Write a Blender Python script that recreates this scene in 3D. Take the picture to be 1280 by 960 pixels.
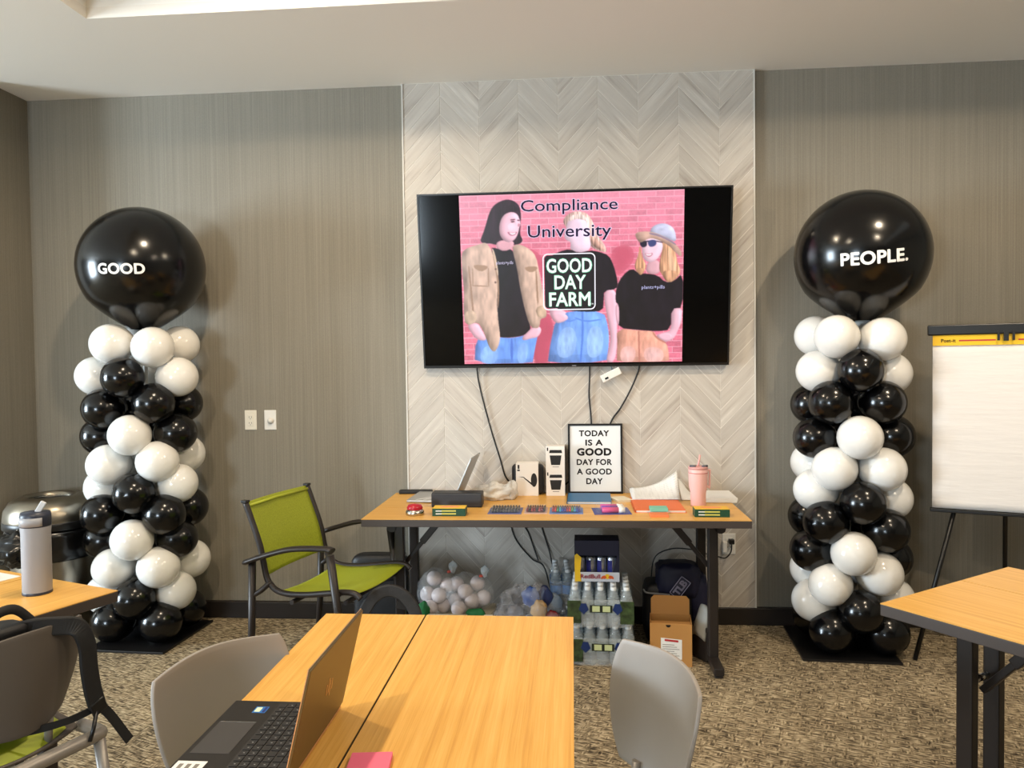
import bpy, math, random
from mathutils import Vector, Matrix, noise
random.seed(7)
for o in list(bpy.data.objects): bpy.data.objects.remove(o)
S = bpy.context.scene
COL = S.collection
R = math.radians

# ------------------------------------------------------------------ camera
cd = bpy.data.cameras.new('camera'); cam = bpy.data.objects.new('camera', cd); COL.objects.link(cam)
cd.sensor_fit = 'HORIZONTAL'; cd.sensor_width = 36.0; cd.lens = 954.45 / 1280 * 36.0
cd.clip_start = 0.02
fw = Vector((-0.078508, 0.996515, -0.028174)); rt = Vector((0.996861, 0.078184, -0.012435)); up = Vector((0.010189, 0.029061, 0.999526))
m = Matrix((rt, up, -fw)).transposed().to_4x4(); m.translation = (0, 0, 1.48)
cam.matrix_world = m
S.camera = cam

# ------------------------------------------------------------------ world, exposure
S.view_settings.view_transform = 'Standard'; S.view_settings.look = 'None'
S.view_settings.exposure = 0.22; S.view_settings.gamma = 1.0; S.view_settings.use_curve_mapping = False
W = bpy.data.worlds.new('world'); S.world = W; W.use_nodes = True
bg = W.node_tree.nodes['Background']; bg.inputs[0].default_value = (0.62, 0.78, 1.0, 1); bg.inputs[1].default_value = 1.0

# ------------------------------------------------------------------ lights
def area(name, loc, rot, sx, sy, power, col, spread=180):
    l = bpy.data.lights.new(name, 'AREA'); l.shape = 'RECTANGLE'; l.size = sx; l.size_y = sy
    l.energy = power; l.color = col; l.spread = R(spread)
    o = bpy.data.objects.new(name, l); COL.objects.link(o); o.location = loc; o.rotation_euler = rot
    return o
# daylight from two far windows outside the frame: one in the far left wall, one behind on the left
area('window_daylight', (-9.14, .3, 1.45), (0, R(-90), 0), 2.5, 2.2, 900, (0.74, 0.88, 1.0))
area('window_daylight', (-3.25, -4.66, 1.3), (R(90), 0, 0), 1.25, 1.15, 230, (0.74, 0.88, 1.0))
LAMPS = [(-1.3, 2.5), (1.75, 2.45), (-1.3, 0.65), (1.75, 0.65)]
LAMP_POWER = 100
LAMP_COL = (1.0, 0.82, 0.60)

# ------------------------------------------------------------------ helpers: colour, materials
def lin(c):
    if isinstance(c, (tuple, list)) and max(c) > 1.001: c = [v / 255 for v in c]
    return tuple(v / 12.92 if v <= 0.04045 else ((v + 0.055) / 1.055) ** 2.4 for v in c[:3]) + (1.0,)
class NT:
    def __init__(s, name):
        s.m = bpy.data.materials.new(name); s.m.use_nodes = True; s.t = s.m.node_tree
        s.b = s.t.nodes['Principled BSDF']; s.out = s.t.nodes['Material Output']
    def n(s, typ, **kw):
        d = s.t.nodes.new(typ)
        for k, v in kw.items():
            if k.startswith('i_'):
                key = k[2:]; key = int(key) if key.isdigit() else key.replace('_', ' ')
                if hasattr(v, 'is_output'): s.t.links.new(v, d.inputs[key])
                else: d.inputs[key].default_value = v
            else: setattr(d, k, v)
        return d
    def l(s, a, b): s.t.links.new(a, b)
    def coord(s, scale=(1, 1, 1), rot=(0, 0, 0), kind='Object', rnd=False):
        v = s.n('ShaderNodeTexCoord').outputs[kind]
        if rnd:
            r = s.n('ShaderNodeObjectInfo').outputs['Random']
            mm = s.n('ShaderNodeMath', operation='MULTIPLY', i_0=r, i_1=57.0).outputs[0]
            v = s.n('ShaderNodeVectorMath', operation='ADD', i_0=v, i_1=mm).outputs[0]
        return s.n('ShaderNodeMapping', i_Vector=v, i_Scale=scale, i_Rotation=rot).outputs[0]
    def noise(s, vec, scale=5, detail=3, rough=.55):
        return s.n('ShaderNodeTexNoise', i_Vector=vec, i_Scale=scale, i_Detail=detail, i_Roughness=rough).outputs[0]
    def ramp(s, fac, stops):
        d = s.n('ShaderNodeValToRGB', i_Fac=fac); e = d.color_ramp.elements
        while len(e) < len(stops): e.new(0.5)
        for i, (p, c) in enumerate(stops): e[i].position = p; e[i].color = lin(c)
        return d.outputs[0]
    def bump(s, h, st=.2, dist=.002):
        d = s.n('ShaderNodeBump', i_Strength=st, i_Distance=dist, i_Height=h)
        s.l(d.outputs[0], s.b.inputs['Normal'])
MATS = {}
def M(name, c, rough=.5, metal=0, spec=.5, coat=0, var=0, vs=20, bump=0, bs=200, alpha=1, trans=0, sheen=0, emit=0):
    if name in MATS: return MATS[name]
    q = NT(name); b = q.b
    b.inputs['Base Color'].default_value = lin(c); b.inputs['Roughness'].default_value = rough
    b.inputs['Metallic'].default_value = metal; b.inputs['Specular IOR Level'].default_value = spec
    b.inputs['Coat Weight'].default_value = coat; b.inputs['Alpha'].default_value = alpha
    b.inputs['Transmission Weight'].default_value = trans
    if sheen: b.inputs['Sheen Weight'].default_value = sheen
    if var:
        f = q.noise(q.coord(), vs, 4)
        c2 = tuple(min(255, max(0, v * (1 + var))) for v in c); c1 = tuple(max(0, v * (1 - var)) for v in c)
        q.l(q.ramp(f, [(.3, c1), (.7, c2)]), b.inputs['Base Color'])
    if bump: q.bump(q.noise(q.coord(), bs, 2), bump, .001)
    if emit:
        b.inputs['Emission Color'].default_value = lin(c); b.inputs['Emission Strength'].default_value = emit
        b.inputs['Base Color'].default_value = (0.01, 0.01, 0.01, 1)
    MATS[name] = q.m
    return q.m
def film(name, col=(235, 240, 245), amount=.25, rough=.12):
    """thin clear plastic: mostly see-through, glossy and slightly milky"""
    if name in MATS: return MATS[name]
    q = NT(name)
    q.b.inputs['Base Color'].default_value = lin(col); q.b.inputs['Roughness'].default_value = rough
    f = q.noise(q.coord(), 14, 4)
    a = q.n('ShaderNodeMapRange', i_0=f, i_1=.35, i_2=.75, i_3=amount * .6, i_4=min(1, amount * 1.7)).outputs[0]
    q.l(a, q.b.inputs['Alpha']); q.bump(q.noise(q.coord(), 30, 3), .6, .006)
    MATS[name] = q.m
    return q.m

# ------------------------------------------------------------------ helpers: geometry
class MB:
    def __init__(s): s.v = []; s.f = []; s.mi = []; s.sm = []
    def add(s, vs, fs, mi=0, smooth=False):
        k = len(s.v); s.v += [tuple(p) for p in vs]
        for f in fs: s.f.append(tuple(i + k for i in f)); s.mi.append(mi); s.sm.append(smooth)
        return s
    def box(s, x0, x1, y0, y1, z0, z1, mi=0):
        v = [(x, y, z) for z in (z0, z1) for y in (y0, y1) for x in (x0, x1)]
        return s.add(v, [(0, 2, 3, 1), (4, 5, 7, 6), (0, 1, 5, 4), (2, 6, 7, 3), (0, 4, 6, 2), (1, 3, 7, 5)], mi)
    def obox(s, c, sz, mat=None, mi=0):
        """box centred on c, turned by a 3x3 matrix"""
        c = Vector(c); hx, hy, hz = [k / 2 for k in sz]
        v = [Vector((x, y, z)) for z in (-hz, hz) for y in (-hy, hy) for x in (-hx, hx)]
        v = [(mat @ p if mat else p) + c for p in v]
        return s.add(v, [(0, 2, 3, 1), (4, 5, 7, 6), (0, 1, 5, 4), (2, 6, 7, 3), (0, 4, 6, 2), (1, 3, 7, 5)], mi)
    def bar(s, a, b, w, t, upv=(0, 0, 1), mi=0):
        """rectangular bar from a to b, w across, t along upv"""
        a, b = Vector(a), Vector(b); d = (b - a).normalized(); sx = d.cross(Vector(upv)).normalized(); u = sx.cross(d)
        v = []
        for p in (a, b):
            for i, j in ((-1, -1), (1, -1), (1, 1), (-1, 1)): v.append(p + sx * (i * w / 2) + u * (j * t / 2))
        return s.add(v, [(3, 2, 1, 0), (4, 5, 6, 7), (0, 1, 5, 4), (1, 2, 6, 5), (2, 3, 7, 6), (3, 0, 4, 7)], mi)
    def tube(s, path, r, seg=8, mi=0, sx=1, sy=1, caps=True):
        P = [Vector(p) for p in path]; n = len(P)
        rr = r if isinstance(r, (list, tuple)) else [r] * n
        t0 = (P[1] - P[0]).normalized(); ref = Vector((0, 0, 1)) if abs(t0.z) < .9 else Vector((0, 1, 0))
        nx = t0.cross(ref).normalized(); v = []
        for i in range(n):
            t = (P[min(i + 1, n - 1)] - P[max(i - 1, 0)]).normalized()
            nx = (nx - t * nx.dot(t)).normalized(); ny = t.cross(nx)
            for k in range(seg):
                a = 2 * math.pi * k / seg
                v.append(P[i] + nx * (math.cos(a) * rr[i] * sx) + ny * (math.sin(a) * rr[i] * sy))
        f = [(i * seg + k, i * seg + (k + 1) % seg, (i + 1) * seg + (k + 1) % seg, (i + 1) * seg + k) for i in range(n - 1) for k in range(seg)]
        s.add(v, f, mi, True)
        if caps:
            k = len(s.v) - n * seg
            s.f.append(tuple(k + i for i in reversed(range(seg)))); s.mi.append(mi); s.sm.append(False)
            s.f.append(tuple(k + (n - 1) * seg + i for i in range(seg))); s.mi.append(mi); s.sm.append(False)
        return s
    def lathe(s, prof, seg=32, c=(0, 0, 0), mi=0, smooth=True):
        v = []; n = len(prof)
        for r, z in prof:
            for k in range(seg):
                a = 2 * math.pi * k / seg; v.append((c[0] + r * math.cos(a), c[1] + r * math.sin(a), c[2] + z))
        f = [(i * seg + k, i * seg + (k + 1) % seg, (i + 1) * seg + (k + 1) % seg, (i + 1) * seg + k) for i in range(n - 1) for k in range(seg)]
        return s.add(v, f, mi, smooth)
    def ball(s, c, r, seg=20, rings=12, mi=0, sc=(1, 1, 1)):
        prof = [(max(1e-4, math.sin(math.pi * i / rings)), -math.cos(math.pi * i / rings)) for i in range(rings + 1)]
        k = len(s.v); s.lathe(prof, seg, (0, 0, 0), mi)
        for i in range(k, len(s.v)):
            p = s.v[i]; s.v[i] = (c[0] + p[0] * r * sc[0], c[1] + p[1] * r * sc[1], c[2] + p[2] * r * sc[2])
        return s
    def grid(s, fn, nu, nv, mi=0, smooth=True):
        v = [fn(i / nu, j / nv) for j in range(nv + 1) for i in range(nu + 1)]
        f = [(j * (nu + 1) + i, j * (nu + 1) + i + 1, (j + 1) * (nu + 1) + i + 1, (j + 1) * (nu + 1) + i) for j in range(nv) for i in range(nu)]
        return s.add(v, f, mi, smooth)
    def prism(s, poly, fn, d0, d1, mi=0):
        """2-D outline pushed from depth d0 to d1; fn(u, v, d) gives the point"""
        n = len(poly); v = [fn(p[0], p[1], d0) for p in poly] + [fn(p[0], p[1], d1) for p in poly]
        f = [tuple(range(n)), tuple(reversed(range(n, 2 * n)))] + [(i, i + n, (i + 1) % n + n, (i + 1) % n) for i in range(n)]
        return s.add(v, f, mi)
    def xf(s, mat):
        s.v = [tuple(mat @ Vector(p)) for p in s.v]; return s
    def mesh(s, name, mats):
        me = bpy.data.meshes.new(name); me.from_pydata(s.v, [], s.f)
        for a in (mats if isinstance(mats, (list, tuple)) else [mats]): me.materials.append(a)
        me.polygons.foreach_set('material_index', s.mi); me.polygons.foreach_set('use_smooth', s.sm)
        me.update(); return me
def obj(name, mb, mats, parent=None, loc=None, rot=None, bevel=0, solid=0, sub=0, label=None, off=0, seg=2, fixn=True):
    me = mb if isinstance(mb, bpy.types.Mesh) else mb.mesh(name, mats)
    if fixn and not isinstance(mb, bpy.types.Mesh):
        import bmesh
        b = bmesh.new(); b.from_mesh(me); bmesh.ops.recalc_face_normals(b, faces=b.faces); b.to_mesh(me); b.free()
    o = bpy.data.objects.new(name, me); COL.objects.link(o)
    if parent: o.parent = parent
    if loc is not None: o.location = loc
    if rot is not None: o.rotation_euler = rot
    if solid:
        k = o.modifiers.new('solid', 'SOLIDIFY'); k.thickness = solid; k.offset = off
    if bevel:
        k = o.modifiers.new('bevel', 'BEVEL'); k.width = bevel; k.segments = seg; k.limit_method = 'ANGLE'; k.harden_normals = False
    if sub:
        k = o.modifiers.new('sub', 'SUBSURF'); k.levels = sub; k.render_levels = sub
    if label: o['label'] = label
    return o
def thing(name, label, cat, loc=(0, 0, 0), rz=0, group=None):
    o = bpy.data.objects.new(name, None); COL.objects.link(o); o.empty_display_size = .05
    o.location = loc; o.rotation_euler = (0, 0, rz); tag(o, label, cat, group); return o
def tag(o, label, cat, group=None):
    o['label'] = label; o['category'] = cat
    if group: o['group'] = group
    return o
def struct(name, mb, mats, parent=None, **k):
    o = obj(name, mb, mats, parent, **k); o['kind'] = 'structure'; return o
def copy_tree(o, parent=None):
    c = o.copy(); COL.objects.link(c)
    if parent: c.parent = parent
    for ch in o.children: copy_tree(ch, c)
    return c
def spline(pts, n=8):
    """smooth path through points (Catmull-Rom)"""
    P = [Vector(p) for p in pts]; P = [P[0] * 2 - P[1]] + P + [P[-1] * 2 - P[-2]]; out = []
    for i in range(1, len(P) - 2):
        a, b, c, d = P[i - 1:i + 3]
        for k in range(n):
            t = k / n
            out.append(.5 * (2 * b + (c - a) * t + (2 * a - 5 * b + 4 * c - d) * t * t + (3 * b - a - 3 * c + d) * t ** 3))
    out.append(P[-2]); return out
def text_mb(body, w, h, bold=0.0, spacing=1.0, res=3):
    """lettering in the xy plane, centred on the origin, fitted to w x h (h None keeps the shape)"""
    cu = bpy.data.curves.new('lettering', 'FONT'); cu.body = body; cu.size = 1
    cu.resolution_u = res; cu.space_character = spacing; cu.align_x = 'CENTER'
    o = bpy.data.objects.new('lettering', cu); COL.objects.link(o)
    dg = bpy.context.evaluated_depsgraph_get(); dg.update()
    me = bpy.data.meshes.new_from_object(o.evaluated_get(dg))
    vs = [v.co.copy() for v in me.vertices]; fs = [tuple(p.vertices) for p in me.polygons]
    bpy.data.objects.remove(o); bpy.data.curves.remove(cu); bpy.data.meshes.remove(me)
    if bold:        # thicken the strokes with copies spread round a small circle
        n = len(vs); V, F = [], []
        for k in range(10):
            d = Vector((math.cos(k * .6283) * bold, math.sin(k * .6283) * bold, 0)); V += [v + d for v in vs]; F += [tuple(i + k * n for i in f) for f in fs]
        vs, fs = V, F
    xs = [v.x for v in vs]; ys = [v.y for v in vs]; cx = (min(xs) + max(xs)) / 2; cy = (min(ys) + max(ys)) / 2
    kx = w / (max(xs) - min(xs)); ky = h / (max(ys) - min(ys)) if h else kx
    r = MB(); r.add([((v.x - cx) * kx, (v.y - cy) * ky, 0) for v in vs], fs); return r
def crumple(c, rad, seg=28, rings=16, amp=.25, freq=9, seed=0, flat=None):
    """folded, dented lump (thin bags, cloth)"""
    b = MB(); b.ball((0, 0, 0), 1, seg, rings)
    out = []
    for p in b.v:
        p = Vector(p); q = Vector((p.x * rad[0], p.y * rad[1], p.z * rad[2])); o = Vector((seed * 3.1, seed, 0))
        k = 1 + amp * (noise.noise(q * freq + o) + .6 * (0.5 - abs(noise.noise(q * freq * 2.1 + o)) * 2))
        q = q * k
        z = q.z + c[2]
        if flat is not None: z = max(z, flat)
        out.append((q.x + c[0], q.y + c[1], z))
    b.v = out; return b
def rrect(w, h, r, n=5):
    out = []
    for cx, cy, a0 in ((w / 2 - r, h / 2 - r, 0), (-w / 2 + r, h / 2 - r, 90), (-w / 2 + r, -h / 2 + r, 180), (w / 2 - r, -h / 2 + r, 270)):
        for i in range(n + 1):
            a = R(a0 + 90 * i / n); out.append((cx + r * math.cos(a), cy + r * math.sin(a)))
    return out
XZ = lambda y: (lambda u, v, d: (u, y + d, v))     # outlines drawn on a face that looks towards -y

# ------------------------------------------------------------------ structure materials
def wallpaper():
    q = NT('wallpaper')
    a = q.noise(q.coord((260, 260, 1.2)), 1, 2, .6); b = q.noise(q.coord((100, 100, .7)), 1, 3, .7); c = q.noise(q.coord((420, 420, 110)), 1, 2)
    s1 = q.n('ShaderNodeMath', operation='MULTIPLY_ADD', i_0=b, i_1=.55, i_2=a).outputs[0]
    s2 = q.n('ShaderNodeMath', operation='MULTIPLY_ADD', i_0=c, i_1=.7, i_2=s1).outputs[0]
    s3 = q.n('ShaderNodeMath', operation='MULTIPLY', i_0=s2, i_1=.45).outputs[0]
    q.l(q.ramp(s3, [(.32, (119, 113, 101)), (.5, (132, 126, 113)), (.70, (147, 141, 128))]), q.b.inputs['Base Color'])
    q.b.inputs['Roughness'].default_value = .75; q.bump(s2, .25, .002); return q.m
def plank_mat(sign):
    q = NT('chevron_stone_plank')
    rv = q.coord((1, 1, 1), (0, R(46.7 * sign), 0), rnd=True)
    v = q.n('ShaderNodeMapping', i_Vector=rv, i_Scale=(4, 1, 60)).outputs[0]
    v2 = q.n('ShaderNodeMapping', i_Vector=rv, i_Scale=(1.4, 1, 17)).outputs[0]
    a = q.noise(v, 1, 4, .6); b = q.noise(v2, 1, 2)
    s = q.n('ShaderNodeMath', operation='MULTIPLY_ADD', i_0=b, i_1=.9, i_2=a).outputs[0]
    s = q.n('ShaderNodeMath', operation='MULTIPLY', i_0=s, i_1=.53).outputs[0]
    c = q.ramp(s, [(.30, (154, 142, 132)), (.45, (184, 176, 166)), (.58, (193, 186, 176)), (.74, (214, 208, 199))])
    r = q.n('ShaderNodeObjectInfo').outputs['Random']
    hv = q.n('ShaderNodeHueSaturation', i_Color=c, i_Value=q.n('ShaderNodeMapRange', i_0=r, i_3=.94, i_4=1.05).outputs[0]).outputs[0]
    q.l(hv, q.b.inputs['Base Color']); q.b.inputs['Roughness'].default_value = .42; q.bump(s, .08, .002); return q.m
def carpet():
    q = NT('carpet')
    v = q.coord((1, 1, 1), (0, 0, R(20)))
    a = q.n('ShaderNodeTexNoise', i_Vector=q.n('ShaderNodeMapping', i_Vector=v, i_Scale=(22, 120, 1)).outputs[0], i_Scale=1.0, i_Detail=2.0).outputs[0]
    b = q.n('ShaderNodeTexNoise', i_Vector=q.n('ShaderNodeMapping', i_Vector=v, i_Scale=(120, 30, 1)).outputs[0], i_Scale=1.0, i_Detail=2.0).outputs[0]
    k = q.noise(v, 30, 2)
    k = q.n('ShaderNodeMapRange', i_0=k, i_1=.46, i_2=.66).outputs[0]
    mx = q.n('ShaderNodeMix', i_0=k, i_2=a, i_3=b).outputs[0]
    big = q.noise(v, 3, 2)
    mx2 = q.n('ShaderNodeMath', operation='MULTIPLY_ADD', i_0=big, i_1=.2, i_2=mx).outputs[0]
    c = q.ramp(mx2, [(.40, (50, 44, 37)), (.53, (104, 92, 74)), (.63, (156, 140, 113)), (.78, (206, 190, 160))])
    q.l(c, q.b.inputs['Base Color']); q.b.inputs['Roughness'].default_value = .95; q.b.inputs['Specular IOR Level'].default_value = .1
    q.bump(mx, .9, .006); return q.m
def laminate():
    q = NT('oak_laminate')
    a = q.noise(q.coord((1.3, 70, 70)), 1, 4, .65); b = q.noise(q.coord((7, 420, 420)), 1, 2)
    s = q.n('ShaderNodeMath', operation='MULTIPLY_ADD', i_0=b, i_1=.45, i_2=a).outputs[0]
    c = q.ramp(s, [(.45, (202, 146, 66)), (.70, (218, 166, 82)), (.95, (230, 182, 102))])
    q.l(c, q.b.inputs['Base Color']); q.b.inputs['Roughness'].default_value = .38; q.b.inputs['Specular IOR Level'].default_value = .35; return q.m
WALL = wallpaper(); CARPET = carpet(); OAK = laminate()
CEIL = M('ceiling_paint', (240, 236, 228), .85, bump=.05, bs=90)
BASE = M('baseboard_vinyl', (34, 28, 25), .45)
DARK = M('dark_bronze_metal', (44, 38, 35), .42, .3)
BLACK = M('black_plastic', (16, 16, 17), .35)
GROUT = M('pale_grout', (220, 215, 206), .8)
WHITE = M('white_plastic', (228, 226, 220), .4)
PAPER = M('white_paper', (226, 225, 221), .8)
CHROME = M('brushed_steel', (190, 186, 178), .25, 1)
# ------------------------------------------------------------------ room shell
YB, ZC = 4.333, 3.064
X0, X1, Y0 = -3.204, 4.2, -4.5
XL, YS = -9.0, 3.98          # the room runs on to the left in front of the short wall that closes the corner
struct('floor', MB().box(XL - .12, X1 + .12, Y0 - .12, YB + .12, -.12, 0), CARPET)
struct('wall_back', MB().box(X0 - .12, X1 + .12, YB, YB + .12, 0, 3.4), WALL)
struct('wall_left', MB().box(X0 - .12, X0, YS, YB, 0, 3.4).box(XL, X0 - .12, YS, YS + .12, 0, 3.4), WALL)
struct('wall_right', MB().box(X1, X1 + .12, Y0, YB, 0, 3.4), WALL)
def pierced(axis, lo, hi, a, b, fixed0, fixed1, zb, zt, n):
    w, f = MB(), MB()
    def bx(m_, u0, u1, z0, z1, t0, t1):
        if axis == 'x': m_.box(u0, u1, t0, t1, z0, z1)
        else: m_.box(t0, t1, u0, u1, z0, z1)
    bx(w, lo, a, 0, 3.4, fixed0, fixed1); bx(w, b, hi, 0, 3.4, fixed0, fixed1); bx(w, a, b, 0, zb, fixed0, fixed1); bx(w, a, b, zt, 3.4, fixed0, fixed1)
    c0 = (fixed0 + fixed1) / 2
    for u in (a, b - .05): bx(f, u, u + .05, zb, zt, c0 - .025, c0 + .025)
    for z in (zb, zt - .05): bx(f, a, b, z, z + .05, c0 - .025, c0 + .025)
    wo = struct('window_%d' % n, f, WHITE); g = MB(); bx(g, a + .03, b - .03, zb + .03, zt - .03, c0 - .004, c0 + .004); obj('pane', g, M('window_glass', (240, 245, 248), .03, alpha=.08), wo); return w
struct('wall_far_left', pierced('y', Y0, YS, -.85, 1.45, XL - .12, XL, .15, 2.75, 1), WALL)
struct('wall_front', pierced('x', XL, X1 + .12, -3.9, -2.6, Y0 - .12, Y0, .7, 1.9, 2), WALL)
# ceiling: dropped border round a raised tray
TX0, TX1, TY0, TY1 = -2.182, 3.1, -3.4, 3.352
c = MB()
c.box(XL, X1, TY1, YB, ZC, ZC + .05); c.box(XL, X1, Y0, TY0, ZC, ZC + .05); c.box(XL, TX0, TY0, TY1, ZC, ZC + .05); c.box(TX1, X1, TY0, TY1, ZC, ZC + .05)
struct('ceiling', c, CEIL)
struct('ceiling', MB().box(TX0 - .05, TX1 + .05, TY0 - .05, TY1 + .05, 3.36, 3.42), CEIL)
t = MB(); t.box(TX0 - .05, TX1 + .05, TY1, TY1 + .05, ZC + .05, 3.36); t.box(TX0 - .05, TX1 + .05, TY0 - .05, TY0, ZC + .05, 3.36)
t.box(TX0 - .05, TX0, TY0, TY1, ZC + .05, 3.36); t.box(TX1, TX1 + .05, TY0, TY1, ZC + .05, 3.36)
struct('trim_1', t, M('tray_paint', (246, 244, 238), .8))
# recessed ceiling lamps
for i, (x, y) in enumerate(LAMPS):
    t = thing('recessed_lamp', 'round white recessed ceiling lamp in the raised ceiling tray, out of view', 'lamp', (x, y, 3.36), 0, 'recessed lamps of the ceiling tray')
    obj('trim_ring', MB().lathe([(.062, -.004), (.085, -.006), (.09, 0), (.062, 0)], 28), WHITE, t)
    l = bpy.data.lights.new('lamp_bulb', 'SPOT'); l.energy = LAMP_POWER; l.color = LAMP_COL; l.spot_size = R(168); l.spot_blend = .45; l.shadow_soft_size = .05
    o = bpy.data.objects.new('lamp_bulb', l); COL.objects.link(o); o.parent = t; o.location = (0, 0, -.06)
# baseboards
struct('baseboard_back', MB().box(X0, X1, YB - .033, YB, 0, .097), BASE, bevel=.004)
struct('baseboard_left', MB().box(X0, X0 + .015, YS, YB - .034, 0, .097), BASE, bevel=.004)
# ---- feature wall of chevron planks
PX0, PX1, PYF = -.940, 1.004, YB - .022
fwall = struct('wall_feature', MB().box(PX0, PX1, PYF + .0012, YB, .097, ZC), GROUT)
struct('trim_2', MB().box(PX0 - .008, PX0, PYF - .004, YB, .097, ZC), M('pale_edge_trim', (205, 202, 194), .4))
struct('trim_3', MB().box(PX1, PX1 + .008, PYF - .004, YB, .097, ZC), MATS['pale_edge_trim'])
def clip(poly, ax, val, keep_less):
    out = []
    for i in range(len(poly)):
        a, b = poly[i], poly[(i + 1) % len(poly)]
        ia = (a[ax] <= val) == keep_less; ib = (b[ax] <= val) == keep_less
        if ia: out.append(a)
        if ia != ib:
            t = (val - a[ax]) / (b[ax] - a[ax]); out.append((a[0] + (b[0] - a[0]) * t, a[1] + (b[1] - a[1]) * t))
    return out
PM = {1: plank_mat(1), -1: plank_mat(-1)}
cache = {}
edges = [PX0 + .212 + .2212 * k for k in range(-1, 9)]
PITCH, G = .1035, .0024
for k in range(9):
    xa, xb = max(edges[k], PX0), min(edges[k + 1], PX1)
    sg = 1 if k % 2 == 0 else -1          # rises to the right, then falls
    sl = 1.06 * sg; w = edges[k + 1] - edges[k]
    zref = -.35 + (0 if sg > 0 else 1.06 * w)
    for j in range(40):
        za = zref + j * PITCH
        q = [(edges[k], za + G), (edges[k + 1], za + sl * w + G), (edges[k + 1], za + sl * w + PITCH - G), (edges[k], za + PITCH - G)]
        q = clip(q, 0, xa + .0008, False); q = clip(q, 0, xb - .0008, True) if q else q
        for val, kl in ((.1, False), (ZC - .002, True)):
            if q: q = clip(q, 1, val, kl)
        if len(q) < 3: continue
        ar = abs(sum(q[i][0] * q[(i + 1) % len(q)][1] - q[(i + 1) % len(q)][0] * q[i][1] for i in range(len(q)))) / 2
        if ar < .0006: continue
        cx = sum(p[0] for p in q) / len(q); cz = sum(p[1] for p in q) / len(q)
        key = tuple((round(p[0] - cx, 4), round(p[1] - cz, 4)) for p in q) + (sg,)
        if key not in cache:
            b = MB(); n = len(q); ins = .0012
            lo = [(p[0] - cx, .0012, p[1] - cz) for p in q]; md = [(p[0] - cx, .0006, p[1] - cz) for p in q]
            tp = []
            for p in q:
                d = Vector((p[0] - cx, p[1] - cz)); d = d - d.normalized() * ins; tp.append((d.x, 0, d.y))
            f = [tuple(range(2 * n, 3 * n))]
            for i in range(n):
                i2 = (i + 1) % n; f += [(i, i2, n + i2, n + i), (n + i, n + i2, 2 * n + i2, 2 * n + i)]
            b.add(lo + md + tp, f); mm = b.mesh('tile', PM[sg]); cache[key] = mm
        obj('tile', cache[key], None, fwall, loc=(cx, PYF, cz))
# ------------------------------------------------------------------ television
TVW, TVH = 1.69, .957
tilt = math.asin(.138 / .957)
tv = thing('television', 'large black wall-mounted television showing a slide of three people against pink bricks', 'television', (.012, 4.262, 1.452))
tv.rotation_euler = (R(8.3), 0, 0)      # leans forward at the top
GLOSSB = M('screen_glass', (4, 4, 5), .1, spec=.25)
b = MB()
b.box(-TVW / 2, TVW / 2, 0, .045, 0, .014); b.box(-TVW / 2, TVW / 2, 0, .045, TVH - .009, TVH)
b.box(-TVW / 2, -TVW / 2 + .009, 0, .045, .014, TVH - .009); b.box(TVW / 2 - .009, TVW / 2, 0, .045, .014, TVH - .009)
b.box(-TVW / 2 + .009, TVW / 2 - .009, .03, .045, .014, TVH - .009)
obj('bezel', b, BLACK, tv)
obj('maker_badge', MB().box(-.012, .012, -.0015, .001, .004, .010), M('badge_grey', (120, 120, 125), .4), tv)
obj('wall_bracket', MB().box(-.3, .3, .045, .052, .12, .5).box(-.25, -.2, .045, .06, .1, .7).box(.2, .25, .045, .06, .1, .7), DARK, tv)
scr = obj('screen', MB().box(-TVW / 2 + .009, TVW / 2 - .009, .006, .03, .014, TVH - .009), GLOSSB, tv)
# the slide on the screen, drawn in the slide's own picture units and laid on the panel
Q = [(200, 74), (1060, 46), (1048, 712), (219, 719)]
SX0, SX1, SZ0, SZ1 = -.614, .592, .022, TVH - .014
def uv(px, py):
    u, v = .5, .5
    for _ in range(6):
        def P(u, v): return [(1 - u) * (1 - v) * Q[0][i] + u * (1 - v) * Q[1][i] + u * v * Q[2][i] + (1 - u) * v * Q[3][i] for i in (0, 1)]
        p = P(u, v); a = P(u + 1e-3, v); c_ = P(u, v + 1e-3)
        j = [[(a[0] - p[0]) / 1e-3, (c_[0] - p[0]) / 1e-3], [(a[1] - p[1]) / 1e-3, (c_[1] - p[1]) / 1e-3]]
        det = j[0][0] * j[1][1] - j[0][1] * j[1][0]; ex, ey = px - p[0], py - p[1]
        u += (j[1][1] * ex - j[0][1] * ey) / det; v += (-j[1][0] * ex + j[0][0] * ey) / det
    return min(1, max(0, u)), min(1, max(0, v))
def slide_pt(px, py): 
    u, v = uv(px, py); return SX0 + (SX1 - SX0) * u, SZ1 + (SZ0 - SZ1) * v
SLIDE_E = 0.98
def slide_lin(px, py): 
    u = (px - 200) / 858.0; v = (py - 46) / 672.0; return SX0 + (SX1 - SX0) * u, SZ1 + (SZ0 - SZ1) * v
import numpy as np
def emis(c):
    return M('slide_%d_%d_%d' % tuple(c), c, .3, emit=SLIDE_E)
CW, CH = 430, 337; rng = np.random.default_rng(5)
gy, gx = np.mgrid[0:CH, 0:CW]; PXX = 200 + gx * 2.0; PYY = 46 + gy * 2.0
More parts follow.
